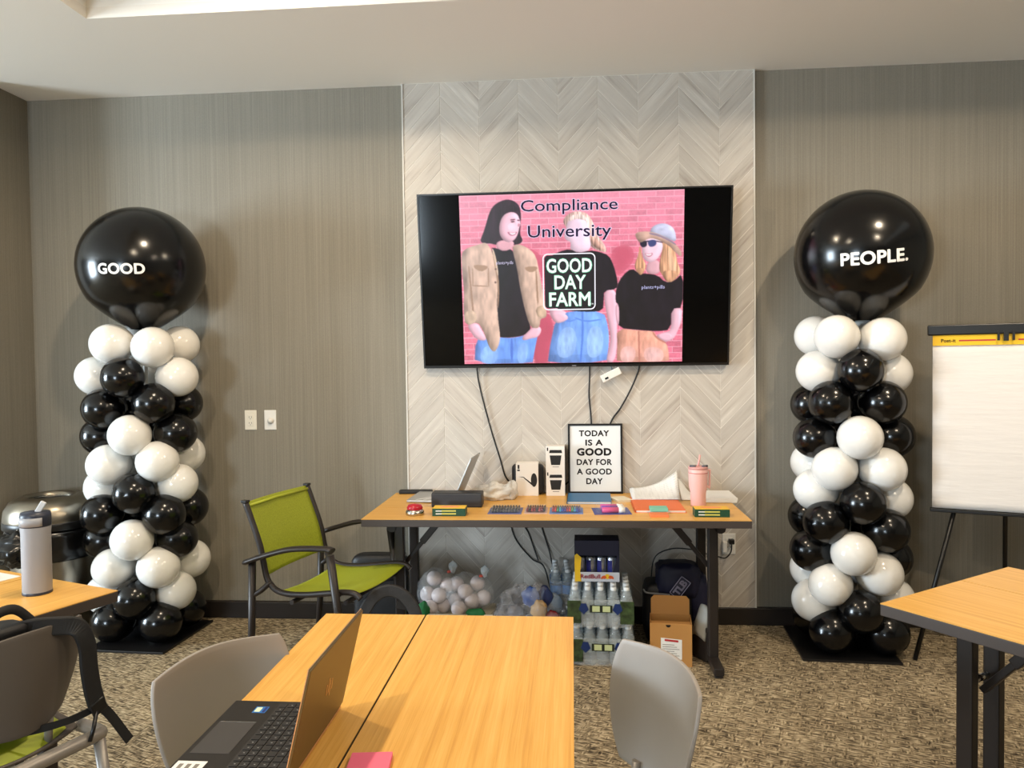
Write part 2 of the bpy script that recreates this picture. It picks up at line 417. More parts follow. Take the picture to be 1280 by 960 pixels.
def vnoise(cx, cy):
    """soft random field, cells of cx by cy picture units"""
    nx_, ny_ = int(870 / cx) + 3, int(690 / cy) + 3; g = rng.random((ny_, nx_))
    fx = (PXX - 200) / cx; fy = (PYY - 46) / cy; ix = fx.astype(int); iy = fy.astype(int); tx = fx - ix; ty = fy - iy
    tx = tx * tx * (3 - 2 * tx); ty = ty * ty * (3 - 2 * ty)
    return (g[iy, ix] * (1 - tx) + g[iy, ix + 1] * tx) * (1 - ty) + (g[iy + 1, ix] * (1 - tx) + g[iy + 1, ix + 1] * tx) * ty
def blur(a, n):
    for ax in (0, 1):
        p_ = np.pad(a, [(n, n) if k == ax else (0, 0) for k in (0, 1)], mode='edge'); c_ = np.cumsum(p_, axis=ax); c_ = np.concatenate([np.zeros_like(c_.take([0], ax)), c_], axis=ax)
        m_ = a.shape[ax]; a = (c_.take(range(2 * n + 1, 2 * n + 1 + m_), ax) - c_.take(range(0, m_), ax)) / (2 * n + 1)
    return a
# pink brick wall behind the figures
row = np.floor(PYY / 23.5); fy = PYY / 23.5 - row; fx = (PXX + (row % 2) * 34) / 68.0; bi = np.floor(fx); fx = fx - bi
rb_ = np.sin(bi * 12.9 + row * 78.2) * 43758.5; rb_ = rb_ - np.floor(rb_)
mort = np.clip(np.maximum(np.abs(fy - .5) * 2 - .86, (np.abs(fx - .5) * 2 - .955) * 2.9) / .06, 0, 1)
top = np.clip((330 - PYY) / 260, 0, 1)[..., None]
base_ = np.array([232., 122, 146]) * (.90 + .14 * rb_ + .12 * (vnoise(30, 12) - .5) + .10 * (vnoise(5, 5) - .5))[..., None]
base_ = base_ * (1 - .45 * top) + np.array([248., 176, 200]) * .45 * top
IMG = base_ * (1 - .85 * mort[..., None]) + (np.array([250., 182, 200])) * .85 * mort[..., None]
def chaikin(p, n):
    for _ in range(n):
        o = []
        for i in range(len(p)):
            a, b2 = p[i], p[(i + 1) % len(p)]
            o += [(a[0] * .75 + b2[0] * .25, a[1] * .75 + b2[1] * .25), (a[0] * .25 + b2[0] * .75, a[1] * .25 + b2[1] * .75)]
        p = o
    return p
def pic(c, pts, n=2, fold=(22, 40, .16), form=.34, soft=1):
    """one patch of the picture: outline, colour, soft folds and rounded shading of the photographed subject"""
    global IMG
    P = np.array([(200 + 858 * u_, 46 + 672 * v_) for u_, v_ in (uv(*t_) for t_ in chaikin(pts, n))]); inside = np.zeros((CH, CW))
    for dx, dy in ((-.5, -.5), (.5, -.5), (-.5, .5), (.5, .5)):
        X, Y = PXX + dx, PYY + dy; m_ = np.zeros((CH, CW), bool)
        for i in range(len(P)):
            x1, y1 = P[i]; x2, y2 = P[(i + 1) % len(P)]
            if y1 == y2: continue
            m_ ^= ((y1 > Y) != (y2 > Y)) & (X < (x2 - x1) * (Y - y1) / (y2 - y1) + x1)
        inside += m_ * .25
    if soft: mk = blur(inside, soft) * .55 + inside * .45
    else: mk = inside
    size = max(2, int(min(np.ptp(P[:, 0]), np.ptp(P[:, 1])) / 12)); bl_ = blur(inside, size); k = np.ones((CH, CW))
    if form:
        k = k + form * (np.roll(bl_, -size, 1) - np.roll(bl_, size, 1)) * -.45 + form * (np.roll(bl_, -size, 0) - np.roll(bl_, size, 0)) * .25 + form * (bl_ - .92) * .5
    if fold: k = k + fold[2] * 2 * (.6 * vnoise(fold[0], fold[1]) + .4 * vnoise(fold[0] * .45, fold[1] * .5) - .5)
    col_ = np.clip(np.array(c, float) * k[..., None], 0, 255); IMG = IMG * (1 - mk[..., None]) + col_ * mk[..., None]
HAIR = (5, 60, .35); FLAT = (60, 60, .04); DENIM = (12, 34, .13)
def a_(*pts): return [(182.9 + .7299 * x, 30.5 + .7299 * y) for x, y in pts]
def r_(*pts): return [(548.6 + .7299 * x, 30.5 + .7299 * y) for x, y in pts]
SKIN, JKT, TEE, JN = (238, 186, 202), (204, 172, 154), (24, 18, 28), (112, 156, 238)
CL, BLK = (18, 44, .17), (30, 50, .35)
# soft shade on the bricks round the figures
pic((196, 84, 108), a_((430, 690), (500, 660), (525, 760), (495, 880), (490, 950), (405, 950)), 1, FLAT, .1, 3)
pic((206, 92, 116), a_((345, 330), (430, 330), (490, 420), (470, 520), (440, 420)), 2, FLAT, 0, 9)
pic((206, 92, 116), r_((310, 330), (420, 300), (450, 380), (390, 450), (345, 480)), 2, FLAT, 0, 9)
# left figure
pic((44, 26, 40), a_((200, 115), (240, 86), (290, 74), (335, 94), (352, 130), (352, 200), (345, 255), (364, 286), (346, 306), (300, 312), (230, 312), (190, 302), (160, 304), (134, 292), (152, 250), (166, 210), (180, 160)), 2, HAIR, .3)
pic((226, 168, 180), a_((228, 285), (320, 285), (308, 330), (262, 346), (216, 326)), 2, FLAT, .3)
pic(SKIN, a_((238, 192), (260, 154), (300, 138), (334, 148), (348, 184), (352, 204), (344, 216), (338, 250), (320, 284), (290, 299), (256, 286), (236, 250)), 2, FLAT, .5)
pic((250, 212, 228), a_((284, 200), (320, 195), (326, 225), (300, 240), (280, 225)), 2, FLAT, 0, 5)
pic((90, 50, 66), a_((296, 178), (324, 176), (324, 181), (296, 184)), 1, None, 0); pic((90, 50, 66), a_((332, 180), (347, 180), (347, 185), (333, 186)), 1, None, 0)
pic((70, 36, 52), a_((298, 188), (320, 186), (320, 192), (299, 194)), 1, None, 0)
pic((180, 110, 134), a_((278, 240), (308, 250), (334, 238), (326, 258), (302, 264), (286, 256)), 2, None, 0); pic((255, 250, 254), a_((286, 244), (308, 251), (328, 243), (320, 255), (302, 258)), 2, None, 0)
pic((202, 140, 158), a_((338, 196), (352, 206), (344, 217), (334, 214)), 2, None, 0)
pic((40, 24, 36), a_((252, 110), (300, 100), (348, 124), (330, 138), (296, 134), (262, 152), (240, 190), (234, 240), (240, 276), (222, 300), (214, 240), (224, 170)), 2, HAIR, .3)
pic(TEE, a_((190, 326), (222, 326), (262, 345), (306, 328), (330, 400), (350, 540), (374, 650), (402, 740), (392, 776), (340, 796), (262, 803), (232, 796), (222, 700), (216, 600), (226, 500), (216, 420)), 1, BLK, .3)
pic(JN, a_((108, 812), (165, 798), (240, 800), (300, 803), (350, 794), (440, 768), (436, 800), (421, 870), (408, 956), (103, 956)), 1, DENIM, .4)
pic((86, 124, 214), a_((296, 804), (304, 804), (310, 880), (300, 955), (292, 880)), 1, None, 0); pic((150, 190, 250), a_((140, 850), (220, 840), (230, 940), (130, 945)), 2, DENIM, 0, 10); pic((150, 190, 250), a_((330, 840), (390, 820), (380, 940), (330, 945)), 2, DENIM, 0, 10)
pic(SKIN, a_((62, 730), (118, 716), (142, 760), (168, 802), (160, 818), (114, 812), (84, 772)), 2, FLAT, .4)
pic(SKIN, a_((352, 804), (386, 768), (412, 744), (446, 738), (460, 760), (440, 800), (400, 806), (364, 818)), 2, FLAT, .4)
pic(JKT, a_((140, 304), (166, 296), (192, 330), (220, 400), (233, 500), (223, 600), (229, 700), (241, 800), (229, 852), (206, 882), (180, 852), (164, 802), (148, 760), (120, 715), (58, 735), (44, 650), (50, 560), (38, 450), (34, 352), (70, 324)), 1, CL, .4)
pic(JKT, a_((304, 326), (322, 308), (352, 308), (402, 334), (432, 370), (447, 450), (467, 560), (487, 680), (478, 694), (452, 700), (450, 736), (436, 752), (402, 746), (380, 690), (350, 560), (330, 430)), 1, CL, .4)
for pl_ in (((102, 412), (176, 418), (174, 434), (138, 452), (102, 430)), ((372, 424), (436, 420), (438, 438), (404, 456), (374, 440))): pic((172, 138, 114), a_(*pl_), 1, None, 0)
for pl_ in (((92, 520), (180, 524), (180, 529), (92, 526)), ((92, 432), (97, 432), (99, 524), (93, 524)), ((176, 430), (181, 430), (182, 526), (177, 526)), ((70, 420), (78, 420), (96, 600), (104, 700), (96, 700), (86, 600)), ((426, 440), (434, 440), (444, 600), (436, 640)), ((200, 352), (222, 420), (238, 520), (232, 640), (225, 640), (228, 520), (212, 420))): pic((164, 130, 108), a_(*pl_), 1, None, 0)
pic((220, 190, 166), a_((196, 330), (206, 330), (222, 384), (234, 470), (226, 470), (212, 390)), 1, None, 0)
pic((212, 182, 158), a_((46, 664), (106, 650), (120, 714), (56, 738)), 1, CL, .3); pic((210, 178, 152), a_((424, 642), (472, 624), (488, 684), (442, 700)), 1, CL, .3)
for q_ in ((218, 436), (216, 506)): pic((110, 84, 76), a_((q_[0] - 5, q_[1] - 5), (q_[0] + 5, q_[1] - 5), (q_[0] + 5, q_[1] + 5), (q_[0] - 5, q_[1] + 5)), 1, None, 0)
# middle figure
pic((220, 182, 172), a_((570, 190), (588, 160), (622, 138), (672, 136), (708, 152), (736, 205), (752, 262), (786, 300), (806, 350), (762, 342), (722, 322), (700, 290), (640, 250), (600, 230)), 2, HAIR, .4)
pic((244, 210, 228), a_((592, 204), (606, 176), (642, 158), (686, 164), (698, 200), (710, 260), (722, 334), (660, 352), (608, 338), (616, 292), (588, 286), (576, 256), (588, 232)), 2, FLAT, .35)
pic((214, 166, 150), a_((708, 250), (736, 266), (776, 306), (794, 346), (752, 330), (722, 306)), 2, HAIR, .5)
pic((240, 214, 206), a_((600, 168), (640, 146), (690, 154), (706, 196), (684, 180), (640, 172), (606, 190)), 2, HAIR, .2)
pic(SKIN, a_((480, 526), (500, 620), (500, 672), (530, 726), (572, 716), (612, 696), (592, 664), (534, 640), (534, 536)), 1, FLAT, .4)
pic(SKIN, r_((284, 545), (346, 540), (353, 640), (351, 740), (354, 830), (338, 938), (288, 938), (310, 862), (318, 800), (304, 700), (290, 640)), 1, FLAT, .4)
pic((120, 164, 242), a_((604, 656), (560, 690), (528, 722), (516, 780), (500, 856), (488, 956), (792, 956), (812, 830), (806, 740), (782, 658)), 1, DENIM, .4)
pic((90, 132, 222), a_((668, 660), (676, 660), (680, 780), (664, 955), (656, 955), (668, 780)), 1, None, 0); pic((160, 196, 250), a_((550, 750), (640, 740), (640, 900), (530, 920)), 2, DENIM, 0, 12); pic((160, 196, 250), a_((700, 740), (780, 740), (780, 900), (690, 920)), 2, DENIM, 0, 12)
pic((96, 138, 226), a_((560, 692), (600, 712), (640, 700), (640, 706), (600, 720), (556, 700)), 1, None, 0); pic((96, 138, 226), r_((130, 690), (190, 712), (270, 700), (270, 707), (188, 720), (130, 698)), 1, None, 0)
pic(SKIN, a_((500, 660), (560, 656), (606, 694), (572, 718), (530, 726)), 2, FLAT, .4)
pic(TEE, a_((608, 330), (652, 352), (716, 338), (762, 345), (812, 364), (837, 420), (857, 500), (852, 542), (786, 549), (783, 600), (779, 658), (700, 663), (600, 656), (530, 646), (530, 600), (534, 532), (479, 516), (484, 440), (500, 375), (550, 345)), 1, BLK, .3)
# right figure
pic((208, 154, 118), r_((470, 300), (484, 380), (504, 412), (492, 450), (470, 472), (448, 442), (443, 410), (464, 360)), 2, HAIR, .4)
pic((222, 170, 180), r_((512, 390), (572, 385), (578, 452), (540, 466), (498, 452)), 2, FLAT, .3)
pic((206, 154, 120), r_((560, 270), (622, 306), (656, 348), (662, 400), (684, 452), (642, 502), (610, 506), (588, 472), (568, 440), (574, 380), (588, 330)), 2, (6, 60, .4), .4)
pic((246, 204, 220), r_((480, 288), (500, 262), (562, 264), (590, 300), (585, 342), (560, 386), (520, 402), (490, 386), (482, 346)), 2, FLAT, .4)
pic((232, 186, 152), r_((610, 320), (640, 360), (650, 420), (660, 450), (630, 480), (622, 420)), 2, (6, 60, .3), 0, 4)
pic((34, 28, 52), r_((470, 290), (505, 284), (509, 314), (486, 324), (472, 312)), 2, None, 0); pic((64, 72, 122), r_((512, 284), (557, 281), (555, 312), (524, 322), (512, 306)), 2, None, 0); pic((34, 28, 52), r_((500, 288), (516, 287), (516, 293), (500, 294)), 0, None, 0); pic((60, 44, 60), r_((555, 286), (590, 294), (590, 299), (555, 292)), 0, None, 0)
pic((188, 110, 130), r_((492, 350), (516, 358), (540, 348), (530, 370), (508, 372)), 2, None, 0); pic((255, 248, 252), r_((497, 353), (516, 360), (535, 352), (526, 365), (508, 366)), 2, None, 0)
pic((198, 198, 224), r_((518, 262), (528, 224), (550, 204), (590, 194), (632, 208), (654, 240), (658, 296), (622, 280), (570, 262)), 2, (40, 20, .12), .4)
pic((208, 168, 152), r_((444, 250), (470, 240), (520, 238), (562, 250), (612, 274), (662, 310), (687, 350), (681, 374), (654, 350), (620, 312), (570, 284), (520, 270), (474, 302), (456, 282)), 2, (40, 20, .15), .4)
pic((150, 130, 150), r_((520, 244), (562, 252), (612, 274), (656, 302), (656, 312), (612, 284), (562, 262), (520, 254)), 1, None, 0)
pic(SKIN, r_((344, 612), (392, 622), (382, 680), (362, 752), (344, 700)), 1, FLAT, .4); pic(SKIN, r_((630, 640), (688, 640), (682, 720), (657, 782), (640, 812), (590, 832), (544, 790), (600, 774), (630, 764)), 1, FLAT, .4)
pic((228, 162, 140), r_((350, 752), (470, 764), (546, 768), (550, 800), (600, 832), (613, 852), (622, 956), (348, 956), (351, 850)), 1, DENIM, .4)
pic((242, 192, 188), r_((370, 850), (450, 850), (440, 940), (365, 940)), 2, DENIM, 0, 12); pic((242, 192, 188), r_((490, 850), (590, 860), (590, 940), (490, 940)), 2, DENIM, 0, 12); pic((190, 122, 108), r_((458, 766), (466, 766), (470, 955), (462, 955)), 0, None, 0)
pic((196, 128, 112), r_((540, 772), (556, 800), (606, 830), (600, 836), (548, 806), (532, 774)), 1, None, 0)
pic(SKIN, r_((548, 790), (610, 772), (644, 798), (602, 828)), 2, FLAT, .3)
pic(TEE, r_((428, 430), (466, 460), (510, 460), (560, 468), (600, 506), (642, 502), (692, 455), (692, 642), (630, 646), (628, 760), (560, 769), (470, 762), (358, 750), (364, 690), (360, 622), (342, 610), (348, 530), (380, 470)), 1, BLK, .3)
pic((206, 154, 120), r_((590, 440), (680, 448), (642, 502), (610, 506), (588, 474)), 2, (6, 60, .4), .3); pic((208, 154, 118), r_((446, 430), (496, 430), (486, 458), (470, 472)), 2, HAIR, .3)
IMG = IMG * (1 + .03 * (rng.random((CH, CW)) - .5))[..., None]
v_ = []
for j in range(CH):
    for i in range(0, CW): v_.append(slide_lin(200 + 2.0 * i, 46 + 2.0 * j))
me = bpy.data.meshes.new('slide_picture'); va = np.array(v_, np.float32)
co = np.empty((CH * CW, 3), np.float32); co[:, 0] = va[:, 0]; co[:, 1] = .0052; co[:, 2] = va[:, 1]
idx = (np.arange(CH - 1)[:, None] * CW + np.arange(CW - 1)[None, :]).reshape(-1)
fc = np.stack([idx, idx + CW, idx + CW + 1, idx + 1], 1).astype(np.int32); nf = len(fc)
me.vertices.add(len(co)); me.vertices.foreach_set('co', co.reshape(-1)); me.loops.add(nf * 4); me.loops.foreach_set('vertex_index', fc.reshape(-1))
me.polygons.add(nf); me.polygons.foreach_set('loop_start', np.arange(0, nf * 4, 4, dtype=np.int32)); me.polygons.foreach_set('loop_total', np.full(nf, 4, np.int32)); me.update(calc_edges=True); me.validate()
s_ = np.clip(IMG / 255, 0, 1); L_ = np.where(s_ <= .04045, s_ / 12.92, ((s_ + .055) / 1.055) ** 2.4).reshape(-1, 3)
at_ = me.color_attributes.new('picture', 'FLOAT_COLOR', 'POINT'); at_.data.foreach_set('color', np.concatenate([L_, np.ones((len(L_), 1))], 1).astype(np.float32).reshape(-1))
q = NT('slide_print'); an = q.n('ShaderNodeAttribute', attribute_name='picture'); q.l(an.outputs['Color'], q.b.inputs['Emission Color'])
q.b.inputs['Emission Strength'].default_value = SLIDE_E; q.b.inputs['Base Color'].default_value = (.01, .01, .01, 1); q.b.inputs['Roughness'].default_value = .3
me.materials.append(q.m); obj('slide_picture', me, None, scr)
def slide_text(body, x0, x1, y0, y1, col, bold=0, d=.0002, res=3):
    a = slide_pt(x0, (y0 + y1) / 2); b2 = slide_pt(x1, (y0 + y1) / 2); t0 = slide_pt((x0 + x1) / 2, y0); t1 = slide_pt((x0 + x1) / 2, y1)
    tm = text_mb(body, b2[0] - a[0], t0[1] - t1[1], bold, res=res)
    cx, cz = (a[0] + b2[0]) / 2, (t0[1] + t1[1]) / 2
    tm.v = [(p[0] + cx, -d, p[1] + cz) for p in tm.v]; return obj('slide_lettering', tm, emis(col), scr, fixn=False)
halo = (226, 206, 236)
slide_text('Compliance', 437, 812, 82, 142, halo, .03, -.0003); slide_text('Compliance', 440, 809, 84, 140, (26, 18, 48), .006)
slide_text('University', 464, 787, 178, 242, halo, .03, -.0003); slide_text('University', 467, 784, 180, 240, (26, 18, 48), .006)
# badge: black rounded panel with a white outline and three rows of letters
ca, cb = slide_pt(522, 290), slide_pt(724, 505)
w, h = cb[0] - ca[0], ca[1] - cb[1]; cx, cz = (ca[0] + cb[0]) / 2, (ca[1] + cb[1]) / 2
fm = MB(); o1 = rrect(w, h, .028); o2 = rrect(w - .012, h - .012, .023); n = len(o1)
fm.add([(p[0] + cx, 0, p[1] + cz) for p in o1 + o2], [(i, (i + 1) % n, n + (i + 1) % n, n + i) for i in range(n)])
obj('badge_outline', fm, emis((246, 244, 252)), scr, fixn=False)
bp = MB(); o3 = rrect(w - .02, h - .02, .02); bp.add([(p[0] + cx, .0003, p[1] + cz) for p in o3], [tuple(range(len(o3)))]); obj('badge_panel', bp, emis((20, 16, 26)), scr, fixn=False)
for body, x0, x1, y0, y1 in (('GOOD', 538, 710, 308, 362), ('DAY', 568, 686, 372, 425), ('FARM', 548, 704, 438, 491)):
    slide_text(body, x0 - 2, x1 + 2, y0 - 2, y1 + 2, (120, 206, 166), .03, -.0001); slide_text(body, x0, x1, y0, y1, (240, 255, 246), .018, .0002)
slide_text('TM', 704, 716, 480, 486, (240, 250, 246))
slide_text('plants+pills', 344, 410, 318, 334, (214, 206, 236), 0, .0002, 1); slide_text('plants+pills', 898, 984, 411, 429, (196, 196, 240), 0, .0002, 1)

# cables and the little white box that hang under the television
RUB = M('black_rubber', (14, 14, 15), .5)
def cable(pts, label, r=.0045, name='power_cable', mt=None, group=None):
    return tag(obj(name, MB().tube(spline(pts, 8), r, 6), mt or RUB), label, 'cable', group)
YW = 4.298
cable([(-.533, 4.27, 1.50), (-.531, 4.29, 1.40), (-.50, YW, 1.25), (-.455, YW, 1.08), (-.41, YW, .93), (-.385, YW, .84), (-.345, 4.303, .775), (-.352, 4.304, .70), (-.36, 4.304, .60), (-.33, 4.302, .48), (-.24, 4.29, .37), (-.17, 4.27, .33), (-.13, 4.23, .2), (-.10, 4.21, .08), (-.06, 4.22, .006)],
      'long black cable dropping from the left underside of the television past the white bag')
cable([(.098, 4.27, 1.50), (.098, 4.292, 1.40), (.094, 4.299, 1.29), (.104, 4.302, 1.16), (.105, 4.304, 1.0), (.08, 4.304, .8), (-.10, 4.304, .68), (-.29, 4.304, .62), (-.25, 4.302, .5), (-.215, 4.29, .4), (-.20, 4.28, .36)],
      'black cable running straight down from the television to the middle of the framed sign')
cable([(.372, 4.27, 1.50), (.369, 4.29, 1.43), (.33, 4.299, 1.33), (.27, 4.301, 1.22), (.22, 4.304, 1.15), (.15, 4.304, 1.0), (-.05, 4.304, .78), (-.20, 4.304, .66), (-.18, 4.302, .55), (-.14, 4.29, .42), (-.115, 4.26, .33), (-.05, 4.25, .22), (.02, 4.25, .1)],
      'black cable slanting down from the right underside of the television to the sign corner')
ad = thing('adapter_box', 'small white adapter box dangling on a short lead under the television', 'adapter', (.215, 4.262, 1.405))
mm = Matrix.Rotation(R(-26), 3, 'Y')
obj('housing', MB().obox((0, 0, 0), (.115, .024, .042), mm), WHITE, ad, bevel=.004)
obj('port', MB().obox(mm @ Vector((-.03, -.0125, -.006)), (.02, .003, .01), mm), BLACK, ad)
obj('lead', MB().tube(spline([(.01, 0, .02), (.0, .005, .05), (-.012, .01, .075), (-.005, .01, .11)], 6), .004, 6), M('grey_blue_lead', (70, 84, 96), .5), ad)

# ------------------------------------------------------------------ balloon columns
BB = M('black_latex', (5, 5, 6), .19, spec=.45); WBm = M('white_latex', (232, 230, 225), .16, spec=.5)
def egg(r, length):
    prof = []
    for i in range(19):
        a = math.pi * i / 18            # from the neck (bottom) to the crown
        z = -math.cos(a); rad = math.sin(a)
        if z < 0: rad *= 1 - .10 * z * z; zz = z * length
        else: zz = z
        prof.append((max(rad * r, .0005), zz * r))
    return MB().lathe(prof, 30)
small = {'W': egg(.106, 1.12).mesh('balloon', WBm), 'B': egg(.106, 1.12).mesh('balloon', BB)}
LEFT = [('W', -2.432, 3.871, 1.604), ('W', -2.203, 3.871, 1.584), ('W', -2.18, 4.109, 1.602), ('W', -2.43, 4.109, 1.60), ('W', -2.579, 3.96, 1.435), ('B', -2.344, 3.82, 1.426), ('W', -2.119, 3.96, 1.425), ('W', -2.32, 4.16, 1.43),
 ('B', -2.486, 3.871, 1.261), ('B', -2.206, 3.871, 1.288), ('B', -2.17, 4.109, 1.275), ('B', -2.45, 4.109, 1.27), ('B', -2.56, 3.96, 1.108), ('W', -2.313, 3.82, 1.124), ('B', -2.135, 3.96, 1.123), ('B', -2.32, 4.16, 1.11),
 ('W', -2.468, 3.871, .962), ('W', -2.193, 3.871, .979), ('W', -2.163, 4.109, .992), ('W', -2.45, 4.109, .96), ('W', -2.545, 3.96, .828), ('B', -2.299, 3.82, .817), ('W', -2.134, 3.96, .85), ('W', -2.32, 4.16, .84),
 ('B', -2.507, 3.871, .697), ('B', -2.162, 3.871, .698), ('B', -2.156, 4.109, .695), ('B', -2.46, 4.109, .69), ('B', -2.555, 3.96, .538), ('W', -2.315, 3.82, .572), ('B', -2.141, 3.96, .549), ('B', -2.32, 4.16, .55),
 ('W', -2.457, 3.871, .409), ('W', -2.203, 3.871, .415), ('W', -2.15, 4.109, .401), ('W', -2.46, 4.109, .40), ('W', -2.555, 3.96, .242), ('B', -2.31, 3.82, .258), ('W', -2.158, 3.96, .265), ('W', -2.32, 4.16, .25),
 ('B', -2.466, 3.871, .122), ('B', -2.198, 3.871, .122), ('B', -2.18, 4.109, .122), ('B', -2.45, 4.109, .122)]
RIGHT = [('W', 1.302, 3.881, 1.587), ('W', 1.523, 3.881, 1.571), ('W', 1.272, 4.119, 1.599), ('W', 1.52, 4.119, 1.59), ('W', 1.238, 3.97, 1.417), ('B', 1.398, 3.83, 1.42), ('W', 1.589, 3.97, 1.401), ('W', 1.40, 4.17, 1.41),
 ('B', 1.275, 3.881, 1.263), ('B', 1.524, 3.881, 1.261), ('B', 1.251, 4.119, 1.242), ('B', 1.53, 4.119, 1.25), ('B', 1.222, 3.97, 1.08), ('W', 1.395, 3.83, 1.093), ('B', 1.602, 3.97, 1.087), ('B', 1.40, 4.17, 1.09),
 ('W', 1.291, 3.881, .934), ('W', 1.524, 3.881, .93), ('W', 1.251, 4.119, .934), ('W', 1.52, 4.119, .93), ('W', 1.225, 3.97, .815), ('B', 1.41, 3.83, .772), ('W', 1.594, 3.97, .771), ('W', 1.40, 4.17, .79),
 ('B', 1.248, 3.881, .667), ('B', 1.54, 3.881, .628), ('B', 1.242, 4.119, .65), ('B', 1.53, 4.119, .64), ('B', 1.209, 3.97, .508), ('W', 1.365, 3.83, .524), ('B', 1.595, 3.97, .47), ('B', 1.40, 4.17, .49),
 ('W', 1.271, 3.881, .355), ('W', 1.509, 3.881, .413), ('W', 1.25, 4.119, .374), ('W', 1.52, 4.119, .39), ('W', 1.217, 3.97, .25), ('B', 1.403, 3.83, .237), ('W', 1.607, 3.97, .263), ('W', 1.40, 4.17, .25),
 ('B', 1.278, 3.881, .122), ('B', 1.54, 3.881, .118), ('B', 1.26, 4.119, .122), ('B', 1.53, 4.119, .122)]
def column(name_label, c, plate, rot, lst, big, word, n0, roll, width):
    t = thing('balloon_column', name_label, 'balloons', (c[0], c[1], 0))
    obj('base_plate', MB().box(-plate[0] / 2, plate[0] / 2, -plate[1] / 2, plate[1] / 2, 0, .012), M('black_board', (20, 19, 19), .35), t, loc=(plate[2], plate[3], 0), rot=(0, 0, R(rot)), bevel=.002)
    obj('pole', MB().tube([(0, 0, .012), (0, 0, big[2] - .25)], .012, 10), WHITE, t)
    rr = random.Random(3)
    for col, x, y, z in lst:
        d = Vector((x - c[0], y - c[1], rr.uniform(-.02, .02)))
        o = obj('balloon', small[col], None, t, loc=(x - c[0], y - c[1], z)); o['label'] = 'white balloon' if col == 'W' else 'black balloon'
        o.rotation_euler = d.to_track_quat('Z', 'Y').to_euler(); s = rr.uniform(.985, 1.03); o.scale = (s, s, s)
    r = .322; prof = []
    for i in range(33):
        a = math.pi * i / 32; z = -math.cos(a); rad = math.sin(a)
        if z < -.5: rad = math.sqrt(.75) * (1 - ((-z - .5) / .62) ** 1.35) if z > -1.12 else 0; z = z * 1.06 + .03
        prof.append((max(.0008, rad * r), z * r))
    bo = obj('large_balloon', MB().lathe(prof, 56), BB, t, loc=(big[0] - c[0], big[1] - c[1], big[2]), label='large black balloon lettered ' + word)
    # lettering wrapped on the globe
    n0 = Vector(n0).normalized(); ex = Vector((0, 0, 1)).cross(n0).normalized(); ez = n0.cross(ex)
    tm = text_mb(word, width, None, .035, 1.05, 5); out = []
    ca, sa = math.cos(R(roll)), math.sin(R(roll))
    for p in tm.v:
        x, y = p[0] * ca - p[1] * sa, p[0] * sa + p[1] * ca
        rho = math.hypot(x, y); th = rho / r; k = math.sin(th) / rho if rho > 1e-9 else 0
        out.append(tuple((n0 * math.cos(th) + (ex * x + ez * y) * k) * (r + .0022)))
    tm.v = out
    obj('lettering', tm, M('white_vinyl', (240, 240, 238), .5), bo, fixn=False, label='white vinyl word ' + word)
column('balloon column on the left, its large black balloon lettered GOOD', (-2.316, 3.99), (.44, .50, 0, 0), -3, LEFT, (-2.316, 3.985, 2.018), 'GOOD', (.205, -.969, -.135), 0, .228)
column('balloon column on the right, its large black balloon lettered PEOPLE.', (1.40, 4.0), (.46, .48, -.04, .02), -4, RIGHT, (1.463, 4.0, 2.0), 'PEOPLE.', (-.158, -.972, -.160), 3.0, .302)

# ------------------------------------------------------------------ folding tables
EDGE = M('dark_table_edge', (64, 56, 52), .45)
def table(label, org, ang, wide_first=False, L=1.83, Wd=.74, posts=(.16, .34), px=.15, group=None):
    t = thing('folding_table', label, 'table', (org[0], org[1], 0), R(ang), group)
    wn = .30; cut = Wd - wn if wide_first else wn; g = .0025
    for y0, y1 in ((0, cut - g), (cut + g, Wd)):
        bo = obj('board', MB().box(0, L, y0, y1, .7375, .74), OAK, t)
        obj('edge_band', MB().box(0, L, y0, y1, .703, .7373), EDGE, bo, bevel=.002)
    for k, x in ((1, px), (-1, L - px)):
        for i, y in enumerate(posts):
            obj('leg_post', MB().box(x - .024, x + .024, y - .02, y + .02, .045, .702), DARK, t, bevel=.006)
        obj('foot', MB().box(x - .024, x + .024, .0, Wd - .06, .012, .05).box(x - .02, x + .02, .005, .035, 0, .012).box(x - .02, x + .02, Wd - .09, Wd - .06, 0, .012), DARK, t, bevel=.006)
        obj('bracket', MB().box(x - .06, x + .04, posts[0] - .03, posts[1] + .03, .69, .703).tube([(x - k * .035, posts[0] - .02, .672), (x - k * .035, posts[1] + .02, .672)], .026, 10), DARK, t)
        ym = posts[0] + .07
        obj('brace', MB().bar((x + k * .01, ym, .47), (x + k * .20, ym, .70), .03, .022).bar((x + k * .10, ym, .58), (x + k * .20, ym, .70), .04, .034), DARK, t, bevel=.004)
        obj('bolt', MB().tube([(x, ym - .03, .505), (x, ym + .04, .505)], .011, 8), CHROME, t)
    return t
table('narrow oak-topped folding table against the chevron wall under the television', (-1.013, 3.562), 0, posts=(.16, .50))
table('oak-topped folding table in the foreground centre with the black laptop and pink notes on it', (-.0034, .372), 90, wide_first=True, Wd=.733)
table('oak-topped folding table at the right edge in front of the flip chart', (.92, 2.364), -54.5, wide_first=True, posts=(.20, .35))
table('oak-topped folding table at the left edge with the grey water bottle on it', (-2.175, .699), 68.7, wide_first=True)
